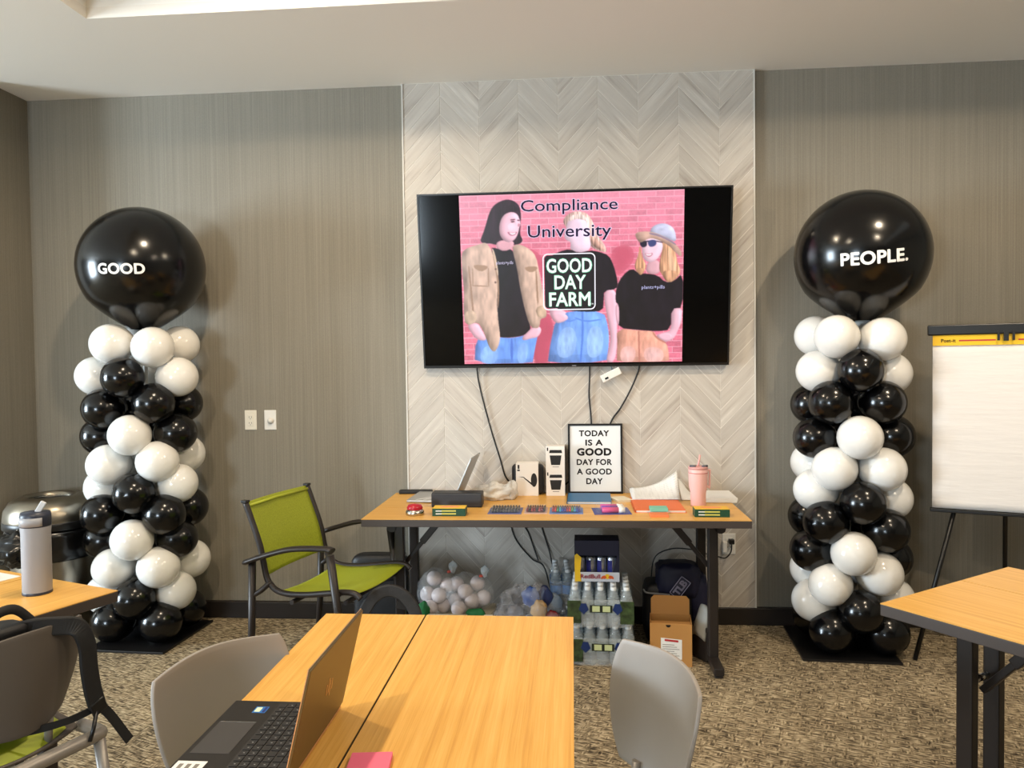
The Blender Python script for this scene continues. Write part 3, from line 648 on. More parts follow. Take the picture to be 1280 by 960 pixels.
# ------------------------------------------------------------------ shell chairs
SHELL = M('taupe_plastic', (148, 141, 134), .45, bump=.03, bs=400); GREEN = M('green_vinyl', (150, 162, 28), .5, bump=.05, bs=300)
FRAME = M('grey_metal', (150, 144, 137), .4, .4)
def squircle(s, t, k=.72): return s * math.sqrt(1 - k * t * t / 2), t * math.sqrt(1 - k * s * s / 2)
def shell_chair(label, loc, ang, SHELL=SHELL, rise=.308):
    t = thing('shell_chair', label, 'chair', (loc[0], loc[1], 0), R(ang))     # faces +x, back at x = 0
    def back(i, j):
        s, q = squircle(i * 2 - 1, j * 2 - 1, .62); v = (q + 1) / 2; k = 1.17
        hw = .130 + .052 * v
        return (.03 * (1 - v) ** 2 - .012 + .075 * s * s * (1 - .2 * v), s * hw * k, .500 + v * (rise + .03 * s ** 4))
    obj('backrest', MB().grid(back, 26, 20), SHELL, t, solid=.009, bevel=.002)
    def seat(i, j):
        s, q = squircle(i * 2 - 1, j * 2 - 1, .5)
        return (.245 + q * .215, s * .20, .432 + .015 * s * s - .02 * max(0, q) ** 3)
    obj('seat_shell', MB().grid(seat, 16, 16), SHELL, t, solid=-.008)
    def pad(i, j):
        s, q = squircle(i * 2 - 1, j * 2 - 1, .6)
        return (.24 + q * .205, s * .175, .437 + .015 * s * s - .018 * max(0, q) ** 3 + .03 * (1 - max(abs(i * 2 - 1), abs(j * 2 - 1)) ** 6))
    obj('seat_pad', MB().grid(pad, 16, 16), GREEN, t)
    obj('rear_rail', MB().tube(spline([(.08, -.20, .43), (-.01, -.19, .435), (-.032, -.165, .437), (-.034, 0, .437), (-.032, .165, .437), (-.01, .19, .435), (.08, .20, .43)], 5), .019, 10), FRAME, t)
    for s in (-1, 1):
        obj('side_rail', MB().tube([(.06, s * .198, .425), (.44, s * .19, .42)], .012, 8), FRAME, t)
        obj('leg', MB().tube([(-.028, s * .178, .436), (-.05, s * .192, .2), (-.07, s * .205, 0)], [.017, .015, .013], 10), FRAME, t)
        obj('leg', MB().tube([(.43, s * .19, .42), (.45, s * .205, .2), (.47, s * .215, 0)], [.016, .014, .012], 10), FRAME, t)
        obj('back_post', MB().tube([(.055, s * .085, .43), (.05, s * .085, .48), (.042, s * .085, .535)], .011, 8), FRAME, t)
    return t
shell_chair('grey plastic shell chair tucked in on the right side of the foreground table', (.215, 1.735), 203)
shell_chair('grey plastic shell chair on the left of the foreground table, behind the black laptop', (-.862, 1.745), -28)
shell_chair('shade-darkened grey shell chair at the left edge with a black backpack hung over it', (-1.45, 1.895), 158, M('shaded_taupe_plastic', (88, 81, 75), .45), .284)  # same taupe shell, its colour darkened for the shade on its unlit back

# ------------------------------------------------------------------ green sling armchair
def armchair(loc, ang):
    t = thing('sling_armchair', 'green mesh sling armchair with dark bronze tube frame beside the wall table', 'chair', (loc[0], loc[1], 0), R(ang))
    prof = [(-.13, .862), (-.10, .785), (-.055, .66), (-.028, .535), (.0, .492), (.035, .470), (.09, .462), (.18, .466), (.28, .480), (.37, .492), (.42, .488), (.445, .468)]
    for s in (-1, 1):
        obj('side_frame', MB().tube(spline([(x, s * .25, z) for x, z in prof], 5), .0135, 10), DARK, t)
        obj('arm', MB().tube(spline([(-.10, s * .30, .605), (0, s * .30, .64), (.14, s * .30, .678), (.30, s * .29, .686), (.335, s * .29, .68)], 5), .02, 10, sx=1.25, sy=.62), DARK, t)
        obj('leg', MB().tube([(-.075, s * .285, .61), (-.085, s * .285, .3), (-.11, s * .285, 0)], [.017, .016, .014], 10), DARK, t)
        obj('leg', MB().tube([(.32, s * .287, .66), (.355, s * .285, .40), (.40, s * .285, 0)], [.019, .017, .014], 10), DARK, t)
        obj('strut', MB().tube(spline([(-.08, s * .285, .45), (-.04, s * .275, .475), (-.005, s * .25, .51)], 4), .012, 8), DARK, t)
        obj('seat_strut', MB().tube([(.345, s * .285, .475), (.345, s * .25, .488)], .012, 8), DARK, t)
        obj('post_cap', MB().obox((-.131, s * .25, .867), (.03, .03, .012)), BLACK, t, bevel=.003)
    obj('cross_bar', MB().tube([(.10, -.25, .425), (.10, .25, .425)], .011, 8).tube([(.37, -.25, .445), (.37, .25, .445)], .011, 8), DARK, t)
    sling = spline([(x, 0, z) for x, z in prof[:4]], 5); seatp = spline([(x, 0, z) for x, z in prof[5:-1]], 5)
    def surf(path, sag, ax):
        def f(i, j):
            k = j * (len(path) - 1); a = int(min(k, len(path) - 2)); p = path[a].lerp(path[a + 1], k - a); y = (i * 2 - 1) * .245
            w = sag * (1 - (i * 2 - 1) ** 2)
            return (p.x - (w if ax else 0), y, p.z - (0 if ax else w))
        return f
    q = NT('green_mesh'); a = q.noise(q.coord((500, 500, 40)), 1, 1); 
    q.l(q.ramp(a, [(.3, (132, 142, 24)), (.7, (160, 170, 40))]), q.b.inputs['Base Color']); q.b.inputs['Roughness'].default_value = .6; q.bump(a, .2, .001)
    obj('back_sling', MB().grid(surf(sling, .02, True), 14, 20), q.m, t, solid=.003)
    obj('seat_sling', MB().grid(surf(seatp, .018, False), 14, 20), q.m, t, solid=.003)
    hm = M('green_hem', (172, 182, 52), .6)
    obj('hem', MB().tube([(-.122, -.24, .846), (-.139, 0, .846), (-.122, .24, .846)], .007, 8), hm, t)
    return t
armchair((-1.295, 3.545), -13)

# ------------------------------------------------------------------ flip chart easel and its pad
e = thing('easel', 'black tripod easel at the right edge holding the flip chart pad', 'easel', (1.752, 3.87, 0), R(-22))
PW = .635; BM = M('easel_black', (12, 12, 12), .4)
obj('top_bar', MB().box(-.022, PW + .02, -.012, .03, 1.585, 1.636), BM, e, bevel=.006)
obj('clamp', MB().box(.265, .275, -.02, -.012, 1.555, 1.6).box(.29, .31, -.02, -.012, 1.553, 1.6).box(.325, .335, -.02, -.012, 1.555, 1.6), BM, e)
obj('back_panel', MB().box(0, PW, .02, .026, .745, 1.585), BM, e)
obj('ledge', MB().box(-.01, PW + .01, -.005, .02, .725, .742), BM, e, bevel=.003)
for a, b2 in (((.10, .03, .75), (-.075, -.06, 0)), ((PW - .10, .03, .75), (PW + .075, -.06, 0)), ((PW / 2 - .01, .045, 1.5), (PW / 2 + .03, .40, 0))):
    obj('leg', MB().tube([a, b2], .011, 8), BM, e); 
obj('leg_socket', MB().tube([(.10, .03, .76), (.16, .035, 1.2)], .013, 8).tube([(PW - .10, .03, .76), (PW - .16, .035, 1.2)], .013, 8), BM, e)
pd = thing('flip_chart_pad', 'blank white flip chart pad with a yellow header strip, clamped on the easel', 'paper pad', (1.752, 3.87, 0), R(-22))
q = NT('pad_paper'); nz = q.noise(q.coord((3, 3, 22)), 1, 4); q.b.inputs['Base Color'].default_value = lin((220, 213, 206)); q.b.inputs['Roughness'].default_value = .8; q.bump(nz, .35, .012)
obj('sheet', MB().grid(lambda u, v: (u * PW, .004 - .004 * math.sin(math.pi * v), .745 + v * .79), 8, 24), q.m, pd, solid=.012, off=-1)
YEL = M('header_yellow', (226, 180, 24), .6)
hs = obj('header_strip', MB().box(0, PW, -.002, .014, 1.535, 1.587), YEL, pd)
RED = M('print_red', (176, 40, 44), .6); INK = M('print_black', (18, 17, 17), .6)
obj('red_band', MB().box(.11, .26, -.003, -.0021, 1.555, 1.562).box(.35, .55, -.003, -.0021, 1.555, 1.562), RED, hs)
tm = text_mb('Post-it', .062, .017, .02); tm.v = [(p[0] + .066, -.0032, p[1] + 1.559) for p in tm.v]; obj('header_lettering', tm, INK, hs, fixn=False)

# ------------------------------------------------------------------ waste bin
bn = thing('waste_bin', 'round steel waste bin with a domed lid and black liner in the left corner', 'waste bin', (-2.93, 4.06, 0))
STEEL = M('bin_steel', (150, 142, 128), .3, 1, var=.06, vs=3)
obj('body', MB().lathe([(.001, 0), (.195, 0), (.2, .01), (.205, .585), (.2, .6)], 48), STEEL, bn)
obj('liner', MB().lathe([(.20, .60), (.225, .605), (.232, .56), (.226, .50), (.236, .44), (.228, .43), (.206, .46)], 48), M('bin_liner', (12, 12, 13), .22, spec=.6), bn)
obj('lid', MB().lathe([(.228, .60), (.234, .605), (.235, .655), (.228, .70), (.205, .738), (.17, .762), (.14, .772), (.125, .768), (.12, .745)], 56), STEEL, bn)
obj('lid_band', MB().lathe([(.2345, .60), (.2375, .602), (.2375, .638), (.235, .642)], 56), BLACK, bn)
obj('opening', MB().lathe([(.0005, .735), (.121, .735), (.121, .752)], 40), BLACK, bn)
lb = crumple((-2.90, 3.74, .545), (.15, .10, .09), 30, 18, .35, 16, 2)
tag(obj('bin_bag', lb, MATS['bin_liner']), 'glossy black bin bag bunched in front of the steel bin', 'bag')

# ------------------------------------------------------------------ wall plates
def plate(kind, x, z, label, y=YB):
    t = thing('wall_plate', label, 'outlet' if kind != 'dimmer' else 'light switch', (x, y, z))
    IV = M('ivory_plastic', (226, 220, 204), .4)
    obj('cover', MB().box(-.036, .036, -.006, 0, -.058, .058), IV if kind == 'gfci' else WHITE, t, bevel=.003)
    if kind == 'dimmer':
        obj('dial', MB().lathe([(.0005, 0), (.017, 0), (.019, .002), (.019, .006), (.013, .008), (.0125, .02), (.0005, .02)], 24).xf(Matrix.Rotation(R(90), 4, 'X')), WHITE, t, loc=(.004, -.006, -.004))
    else:
        obj('socket', MB().box(-.017, .017, -.009, -.006, -.034, .034), IV if kind == 'gfci' else WHITE, t, bevel=.002)
        for z in (-.017, .017): obj('slot', MB().box(-.008, -.0055, -.0095, -.0088, z - .004, z + .005).box(.0055, .008, -.0095, -.0088, z - .004, z + .005).box(-.002, .002, -.0095, -.0088, z - .012, z - .008), BLACK, t)
        if kind == 'gfci': obj('button', MB().box(.003, .013, -.0105, -.009, -.0035, .0035), IV, t)
plate('gfci', -1.878, 1.162, 'ivory double wall outlet left of the round dimmer')
plate('dimmer', -1.76, 1.162, 'white wall dimmer with a round dial')
plate('plain', .862, .455, 'white wall outlet low on the chevron wall with a black plug in it', PYF)
cable([(.872, 4.285, .47), (.868, 4.26, .462), (.86, 4.255, .42), (.83, 4.25, .39), (.79, 4.24, .40), (.70, 4.2, .43), (.62, 4.16, .46), (.52, 4.16, .46), (.44, 4.2, .40), (.42, 4.22, .25), (.40, 4.22, .05)], 'thin black cord looping from the low wall outlet behind the navy bag', .0035)
pl = thing('wall_plug', 'black plug pushed into the low wall outlet', 'plug', (.872, PYF - .0095, .473)); obj('body', MB().box(-.014, .014, -.03, 0, -.014, .014), BLACK, pl, bevel=.004)
wc = thing('wall_charger', 'white charger block in the low wall outlet beside the table leg', 'charger', (.835, PYF - .0062, .442)); obj('body', MB().box(-.012, .012, -.028, 0, -.03, .03), WHITE, wc, bevel=.004)

# ------------------------------------------------------------------ foreground laptop and notes
TZ = .74
lp = thing('laptop', 'open black and bronze laptop on the left side of the foreground table', 'laptop', (-.735, 1.26, TZ))
DECK = M('laptop_deck', (34, 31, 30), .42, .3); BRZ = M('bronze_lid', (104, 90, 60), .4, .6); KEY = M('key_black', (26, 25, 26), .5); EDGEB = M('bronze_edge', (214, 176, 140), .3, .8)
LW, LD = .326, .232       # along y, along x
obj('base', MB().box(0, LD, 0, LW, .002, .015), DECK, lp, bevel=.003)
obj('base_rim', MB().box(-.0006, LD + .0006, -.0006, LW + .0006, .003, .0075), EDGEB, lp)
obj('touchpad', MB().box(.012, .088, .10, .226, .0152, .0156), M('touchpad', (62, 60, 60), .35), lp)
obj('touchpad_edge', MB().box(.012, .088, .226, .2275, .0152, .0158), CHROME, lp)
obj('keyboard_well', MB().box(.105, .222, .012, .314, .0151, .0154), M('key_well', (44, 40, 38), .5), lp)
LEG = M('key_legend', (150, 150, 148), .6)
kb = MB().box(-.0074, .0074, -.0086, .0086, 0, .0016).mesh('key', KEY)
kb2 = MB(); kb2.box(-.0074, .0074, -.0086, .0086, 0, .0016); kb2.box(-.001, .002, -.001, .001, .0016, .0018, 1); kb2 = kb2.mesh('key', [KEY, LEG])
for r_ in range(6):
    for c_ in range(15): obj('key', kb2 if (r_ + c_) % 7 else kb, None, lp, loc=(.116 + r_ * .0186, .024 + c_ * .0198, .0154))
obj('processor_sticker', MB().box(.06, .088, .268, .296, .0151, .0155, 0).box(.063, .075, .272, .292, .0155, .0157, 1).box(.08, .086, .27, .294, .0155, .0157, 2), [M('sticker_blue', (40, 110, 180), .4), M('sticker_pale', (214, 226, 190), .4), M('sticker_navy', (26, 40, 110), .4)], lp, label='blue and white processor sticker')
obj('asset_label', MB().box(.006, .062, .012, .072, .0151, .0155), PAPER, lp, label='white paper label')
pr_ = MB()
for i in range(3):
    for j in range(2): pr_.box(.014 + i * .015, .022 + i * .015, .02 + j * .026, .036 + j * .026, .0155, .0157)
obj('label_print', pr_, M('print_grey', (120, 116, 110), .7), lp)
ld = Vector((.048, 0, .200)).normalized(); nx = Vector((ld.z, 0, -ld.x))
lm = Matrix(((nx.x, 0, ld.x), (0, 1, 0), (nx.z, 0, ld.z)))
lid = obj('lid', MB().obox(Vector((LD + .002, LW / 2, .015)) + ld * .104, (.006, LW, .208), lm), BRZ, lp, bevel=.0015)
obj('lid_edge', MB().obox(Vector((LD + .002, LW / 2, .015)) + ld * .104 - nx * .0026, (.0016, LW + .0016, .2096), lm), EDGEB, lid)
obj('display', MB().obox(Vector((LD + .002, LW / 2, .015)) + ld * .106 - nx * .0038, (.0012, LW - .012, .19), lm), GLOSSB, lid)
lg = MB(); cc = Vector((LD + .002, LW / 2, .015)) + ld * .108 + nx * .0033
for k, (o_, h0, h1) in enumerate(((-.016, -.012, .012), (-.006, -.022, .012), (.006, -.012, .022), (.016, -.012, .012))):
    a = cc + Vector((0, -o_, 0)) + ld * h0 + Vector((0, .004, 0)); b2 = cc + Vector((0, -o_, 0)) + ld * h1 - Vector((0, .004, 0))
    lg.bar(a, b2, .0032, .0006, nx)
obj('maker_emblem', lg, EDGEB, lid)
obj('hinge', MB().tube([(LD - .002, .03, .014), (LD - .002, LW - .03, .014)], .005, 8), DECK, lp)
nt = thing('sticky_notes', 'pink sticky note pad at the front edge of the foreground table', 'notes', (-.378, 1.355, TZ), R(6))
obj('pad', MB().box(-.038, .038, -.038, .038, 0, .009), M('note_pink', (238, 110, 138), .75), nt, bevel=.001); obj('top_sheet', MB().grid(lambda u, v: (-.038 + .076 * u, -.038 + .076 * v, .0095 + .003 * (1 - v) ** 2), 2, 6), MATS['note_pink'], nt)

# ------------------------------------------------------------------ water bottle and sheet on the left table
wb = thing('water_bottle', 'grey insulated water bottle with a navy lid on the left table', 'bottle', (-1.765, 2.368, TZ), R(20))
GREY = M('bottle_grey', (150, 152, 158), .42); NAVY = M('lid_navy', (36, 42, 58), .4)
obj('body', MB().lathe([(.001, 0), (.042, 0), (.0435, .004), (.0435, .20), (.045, .215), (.045, .222)], 36), GREY, wb)
obj('base_ring', MB().lathe([(.0437, .0), (.0442, .001), (.0442, .008), (.0437, .009)], 36), NAVY, wb)
obj('lid', MB().lathe([(.045, .222), (.046, .224), (.046, .258), (.043, .268), (.001, .27)], 36), NAVY, wb)
obj('lid_panel', MB().grid(lambda u, v: (.0468 * math.cos(R(-150 + 100 * u)), .0468 * math.sin(R(-150 + 100 * u)), .226 + .028 * v), 12, 2), GREY, wb, solid=.002)
obj('spout_cap', MB().bar((.006, .0, .266), (.026, .004, .300), .018, .012, (0, 1, 0)), M('lid_pale', (200, 204, 210), .4), wb, bevel=.003)
sh = thing('paper_sheet', 'white printed sheet on the left table behind the water bottle', 'paper', (-1.965, 2.55, TZ), R(158.7))
obj('sheet', MB().box(0, .28, 0, .216, .0003, .0018), PAPER, sh, loc=(0, -.002, 0))

# ------------------------------------------------------------------ backpack on the left chair
CLOTH = M('black_nylon', (20, 20, 22), .6, var=.12, vs=60, bump=.3, bs=350); WEB = M('black_webbing', (13, 13, 14), .65)
bk = thing('backpack', 'black backpack hung by its padded strap over the shade-darkened grey chair at the left edge', 'backpack', (-1.45, 1.895, 0), R(158))
def rounded(c, sz, amp, seed):
    b = MB()
    def f(p): return p
    g = MB().ball((0, 0, 0), 1, 28, 18); out = []
    for p in g.v:
        q = [math.copysign(abs(k) ** .45, k) for k in p]; k = 1 + amp * noise.noise(Vector(p) * 3 + Vector((seed, 0, 0)))
        out.append((c[0] + q[0] * sz[0] / 2 * k, c[1] + q[1] * sz[1] / 2 * k, c[2] + q[2] * sz[2] / 2 * k))
    g.v = out; return g
obj('pack_body', rounded((.125, .06, .625), (.12, .27, .28), .05, 1), CLOTH, bk)
obj('top_panel', rounded((.06, .06, .785), (.10, .17, .035), .08, 2), CLOTH, bk)
obj('grab_handle', MB().tube(spline([(.04, .09, .79), (.03, .06, .838), (.03, .01, .842), (.035, -.035, .80), (.035, -.05, .775)], 6), .013, 8, sx=.4), WEB, bk)
def strip(path, w, th, twist=None):
    P = spline(path, 7); b = MB(); n = len(P); v = []
    for i, p in enumerate(P):
        t = (P[min(i + 1, n - 1)] - P[max(i - 1, 0)]).normalized(); u = Vector((1, 0, 0)) if not twist else Vector(twist).lerp(Vector((1, 0, 0)), 0)
        s = t.cross(u).normalized(); u2 = s.cross(t)
        for a, c_ in ((-1, -1), (1, -1), (1, 1), (-1, 1)): v.append(p + s * (a * w / 2) + u2 * (c_ * th / 2))
    f = [(i * 4 + k, i * 4 + (k + 1) % 4, i * 4 + 4 + (k + 1) % 4, i * 4 + 4 + k) for i in range(n - 1) for k in range(4)]
    f += [(3, 2, 1, 0), tuple(4 * (n - 1) + k for k in range(4))]
    return b.add(v, f, 0, False)
obj('shoulder_strap', strip([(.075, .02, .765), (.03, -.02, .780), (-.008, -.075, .776), (-.034, -.120, .762), (-.040, -.142, .71), (-.036, -.150, .638), (-.035, -.160, .57), (-.036, -.172, .52)], .05, .014, (1, .0, .0)), CLOTH, bk, bevel=.005)
obj('strap_buckle', MB().obox((-.04, -.172, .52), (.012, .045, .04), Matrix.Rotation(R(-20), 3, 'X')), BLACK, bk, bevel=.004)
obj('webbing_tail', strip([(-.038, -.178, .52), (-.045, -.207, .478), (-.06, -.252, .391)], .026, .004), WEB, bk)
obj('lower_webbing', strip([(-.032, -.165, .515), (-.015, -.10, .505), (.03, -.03, .498), (.08, .02, .50)], .02, .004), WEB, bk)
obj('zip_pull', MB().tube([(-.042, -.165, .51), (-.055, -.145, .47), (-.056, -.133, .44)], .006, 6), BLACK, bk)
# ------------------------------------------------------------------ things on the wall table
def at(x, y, z=TZ): return (x, y, z)
# framed sign
fs = thing('framed_sign', 'black framed sign reading TODAY IS A GOOD DAY FOR A GOOD DAY', 'sign', (.125, 4.272, TZ))
fs.rotation_euler = (R(-2.6), 0, 0)
FW, FH, bw = .304, .392, .011
obj('frame', MB().box(-FW / 2, FW / 2, 0, .016, 0, .013).box(-FW / 2, FW / 2, 0, .016, FH - bw, FH).box(-FW / 2, -FW / 2 + bw, 0, .016, .013, FH - bw).box(FW / 2 - bw, FW / 2, 0, .016, .013, FH - bw), BLACK, fs, bevel=.001)
pg = obj('print', MB().box(-FW / 2 + bw, FW / 2 - bw, .006, .012, .013, FH - bw), M('sign_white', (226, 230, 232), .5), fs)
for body, w, h, dz, bo in (('TODAY', .168, .034, .054, .035), ('IS A', .097, .034, .106, .035), ('GOOD', .193, .043, .158, .05), ('DAY FOR', .196, .034, .215, .035), ('A GOOD', .195, .034, .268, .035), ('DAY', .091, .034, .322, .035)):
    tm = text_mb(body, w, h, bo, 1.08); tm.v = [(p[0] - .006, .0057, p[1] + FH - dz) for p in tm.v]; obj('lettering', tm, INK, pg, fixn=False)
# laptop seen edge-on
l2 = thing('laptop', 'silver laptop standing open at the left end of the wall table', 'laptop', (-.885, 3.99, TZ), R(-3))
SIL = M('silver_aluminium', (172, 172, 170), .35, .8)
obj('base', MB().box(0, .255, 0, .27, .002, .016), SIL, l2, bevel=.003)
obj('keyboard', MB().box(.13, .235, .02, .25, .016, .0165), KEY, l2)
for i in range(2): obj('deck_glare', MB().bar((.05 + i * .04, .01, .0163), (.14 + i * .04, .12, .0163), .012, .0004), M('deck_shine', (226, 226, 224), .3), l2)  # glare on the deck, painted as pale slanting bars
obj('lid', MB().bar((.253, .135, .014), (.352, .135, .238), .27, .007, (1, 0, -.44)), SIL, l2, bevel=.002)
obj('hinge', MB().tube([(.252, .03, .015), (.252, .24, .015)], .006, 8), DARK, l2)
bpc = thing('black_pouch', 'flat black pouch behind the silver laptop at the back of the wall table', 'pouch', (-.93, 4.285, TZ), R(4))
obj('body', MB().box(-.06, .13, -.03, .008, 0, .022), CLOTH, bpc, bevel=.006)
# dark box
db = thing('dark_box', 'dark grey rectangular box in front of the silver laptop', 'box', (-.597, 3.905, TZ))
obj('body', MB().box(-.131, .131, -.045, .045, 0, .073), M('slate_grey', (44, 46, 52), .5), db, bevel=.006); obj('rim', MB().box(-.128, .128, -.042, .042, .0725, .0745), M('slate_rim', (26, 27, 30), .5), db)
# buzzer
bz = thing('desk_buzzer', 'round buzzer with a red dome on a silver base, left on the wall table', 'buzzer', (-.775, 3.675, TZ))
obj('base', MB().lathe([(.001, 0), (.042, 0), (.045, .004), (.045, .016), (.036, .03), (.001, .03)], 32), CHROME, bz)
obj('dome', MB().lathe([(.038, .028), (.039, .038), (.032, .05), (.001, .055)], 32), M('buzzer_red', (172, 24, 44), .3), bz)
# crayon cartons
def crayons(label, x, y, rz):
    t = thing('crayon_carton', label, 'carton', (x, y, TZ), R(rz), 'crayon cartons on the wall table')
    CG = M('carton_green', (14, 66, 44), .5); CY = M('carton_yellow', (232, 184, 40), .5); CO = M('carton_orange', (236, 150, 90), .5)
    obj('body', MB().box(-.081, .081, -.045, .03, 0, .037), CG, t, bevel=.001)
    obj('lid_panel', MB().box(-.079, .079, -.043, .03, .037, .0395), CY, t)
    obj('lid_oval', MB().prism([(.05 * math.cos(a * .3142), .022 * math.sin(a * .3142)) for a in range(20)], lambda u, v, d: (u, v - .006, d), .0395, .0402), CO, t)
    f = MB()
    for z in (.011, .025): f.box(-.064, -.035, -.0458, -.0449, z - .002, z + .003, 0); f.box(-.035, .035, -.0458, -.0449, z - .0025, z + .004, 1)
    obj('front_print', f, [M('carton_white', (220, 222, 216), .5), M('carton_lime', (196, 190, 90), .5)], t)
crayons('green and yellow crayon carton in front of the dark grey box', -.602, 3.685, 1)
crayons('green and yellow crayon carton below the pink tumbler at the right end', .652, 3.68, -1)
# blister packs of pens
def pack(label, x, y, w, d, cols, n, card, kind='pen'):
    t = thing('marker_pack', label, 'markers', (x, y, TZ), 0, 'marker packs along the front of the wall table')
    obj('card', MB().box(-w / 2, w / 2, -d / 2, d / 2, 0, .002), M('card_%d_%d_%d' % card, card, .5), t)
    pw = w * .86 / n
    for i in range(n):
        c_ = cols[i % len(cols)]; x0 = -w * .43 + pw * (i + .5)
        p = obj('marker', MB().tube([(x0, -d * .36, .012), (x0, d * .18, .012)], pw * .42, 8), M('marker_%d_%d_%d' % c_, c_, .4), t)
        obj('cap', MB().tube([(x0, d * .18, .012), (x0, d * .40, .012)], [pw * .46, pw * .38], 8), M('cap_%d_%d_%d' % (c_[0] // 2, c_[1] // 2, c_[2] // 2), tuple(k // 2 for k in c_), .4), p)
    obj('blister', MB().box(-w * .46, w * .46, -d * .41, d * .43, .0022, .021), film('clear_blister', amount=.05), t, bevel=.006)
pack('pack of grey markers, leftmost of the packs on the wall table', -.337, 3.775, .165, .165, [(74, 76, 78), (60, 62, 66)], 10, (90, 100, 150))
pack('pack of dark red and black markers beside the grey marker pack', -.185, 3.785, .112, .165, [(110, 40, 48), (40, 38, 44), (150, 70, 70)], 8, (200, 170, 160))
pack('pack of many-coloured markers below the blue book', -.035, 3.78, .165, .16, [(150, 50, 70), (190, 70, 60), (60, 130, 90), (70, 150, 190), (50, 80, 160), (70, 60, 130)], 12, (100, 130, 190))
pk = thing('glue_stick_pack', 'blister pack of pink and purple glue sticks left of the orange folder', 'glue sticks', (.186, 3.775, TZ), R(4))
obj('card', MB().box(-.09, .09, -.085, .085, 0, .002), M('card_navy', (60, 70, 140), .5), pk)
for i, c_ in enumerate(((196, 60, 120), (120, 50, 150), (200, 80, 140))):
    y = -.05 + i * .042; p = obj('glue_stick', MB().tube([(-.05, y, .016), (.03, y, .016)], .014, 12), M('glue_%d' % i, c_, .4), pk); obj('cap', MB().tube([(.03, y, .016), (.06, y, .016)], .0145, 12), WHITE, p)
obj('blister', MB().box(-.075, .08, -.075, .072, .0022, .033), film('clear_blister'), pk, bevel=.008)
# blue book, cream pad
bb = thing('blue_book', 'blue covered book lying in front of the framed sign', 'book', (.084, 4.09, TZ), R(-1))
BLU = M('book_blue', (44, 104, 150), .5)
obj('pages', MB().box(-.112, .112, -.124, .124, .0015, .012), PAPER, bb); obj('cover', MB().box(-.116, .116, -.128, .128, .012, .014).box(-.116, .116, -.128, .128, 0, .0015).box(-.116, -.113, -.128, .128, 0, .014), BLU, bb)
cp = thing('cream_notepad', 'small cream note pad between the blue book and the orange folder', 'notes', (.255, 4.07, TZ), R(20)); obj('pad', MB().box(-.045, .04, -.06, .06, 0, .012), M('cream_paper', (222, 214, 190), .8), cp)
# headset box and the two cup boxes
hb = thing('headset_box', 'black headset box with a white sleeve showing a boom microphone', 'box', (-.252, 4.252, TZ))
obj('inner_box', MB().box(-.09, .088, -.02, .05, 0, .170), M('box_black', (24, 24, 27), .5), hb, bevel=.022, seg=4)
sv = obj('sleeve', MB().box(-.064, .060, -.045, .052, 0, .180), M('sleeve_white', (232, 228, 223), .6), hb, bevel=.001)
g = MB(); el = [(.036 + .017 * math.cos(a * .2618), .088 + .038 * math.sin(a * .2618)) for a in range(24)]
g.prism(el, XZ(-.0455), 0, -.0012); g.prism([(-.05, .106), (-.022, .106), (.03, .066), (.026, .058), (-.024, .102)], XZ(-.0455), 0, -.001)
obj('headset_picture', g, INK, sv)
obj('box_mark', MB().box(-.054, -.044, -.0462, -.045, .15, .172).box(-.056, -.042, -.0462, -.045, .138, .146), INK, sv)
def cupbox(z, label):
    t = thing('cup_box', label, 'box', (-.097, 4.255, z)); h = .137
    obj('carton', MB().box(-.052, .052, -.046, .05, 0, h), MATS['sleeve_white'], t, bevel=.001)
    obj('shade_panel', MB().box(.052, .0545, -.03, .05, .002, h - .002), MATS['box_black'], t)  # dark sheet painting the shade on the carton's right side
    g = MB(); f = XZ(-.0462)
    g.prism([(-.034, .100), (.038, .100), (.034, .117), (-.030, .117)], f, 0, -.001); g.prism([(-.031, .087), (.034, .087), (.026, .034), (-.023, .034)], f, 0, -.001)
    g.prism([(-.046, .112), (-.039, .112), (-.039, .130), (-.046, .130)], f, 0, -.001)
    obj('cup_picture', g, INK, t); obj('fine_print', MB().box(-.016, .02, -.0472, -.0462, .022, .025), M('print_grey', (120, 116, 110), .7), t)
cupbox(TZ, 'white cup box, lower one of the stack of two beside the framed sign'); cupbox(TZ + .1372, 'white cup box, upper one of the stack of two beside the framed sign')
# crumpled white bag
tag(obj('plastic_bag', crumple((-.43, 4.115, TZ + .034), (.125, .075, .052), 52, 30, .36, 17, 5, TZ + .001), film('white_film', (226, 223, 216), .68, .3)), 'crumpled white plastic bag between the silver laptop and the headset box', 'bag')
tag(obj('bag_knot', crumple((-.335, 4.10, TZ + .045), (.035, .035, .055), 26, 16, .45, 30, 9, TZ + .001), MATS['white_film']), 'knotted neck of the crumpled white bag beside the headset box', 'bag')
# orange folder, papers
of = thing('orange_folder', 'orange folder lying on white pages near the front of the wall table', 'folder', (.425, 3.91, TZ), R(0))
ORG = M('folder_orange', (226, 112, 54), .55)
obj('pages', MB().box(-.118, .118, -.165, .18, .0012, .009), PAPER, of); obj('cover', MB().box(-.124, .12, -.16, .19, .009, .0115), ORG, of); obj('back_cover', MB().box(-.126, .124, -.175, .19, 0, .0012), ORG, of)
pp = thing('printed_pages', 'sheaf of printed pages curling up behind the orange folder', 'paper', (.435, 4.09, TZ))
q = NT('printed_paper'); v = q.coord(); wv = q.n('ShaderNodeTexWave', i_Vector=q.n('ShaderNodeMapping', i_Vector=v, i_Scale=(1, 22, 1)).outputs[0], bands_direction='Y', i_Scale=1.0, i_Distortion=0.0).outputs[0]
nn = q.noise(q.coord((90, 8, 1)), 1, 2); mm = q.n('ShaderNodeMath', operation='MULTIPLY', i_0=wv, i_1=nn).outputs[0]
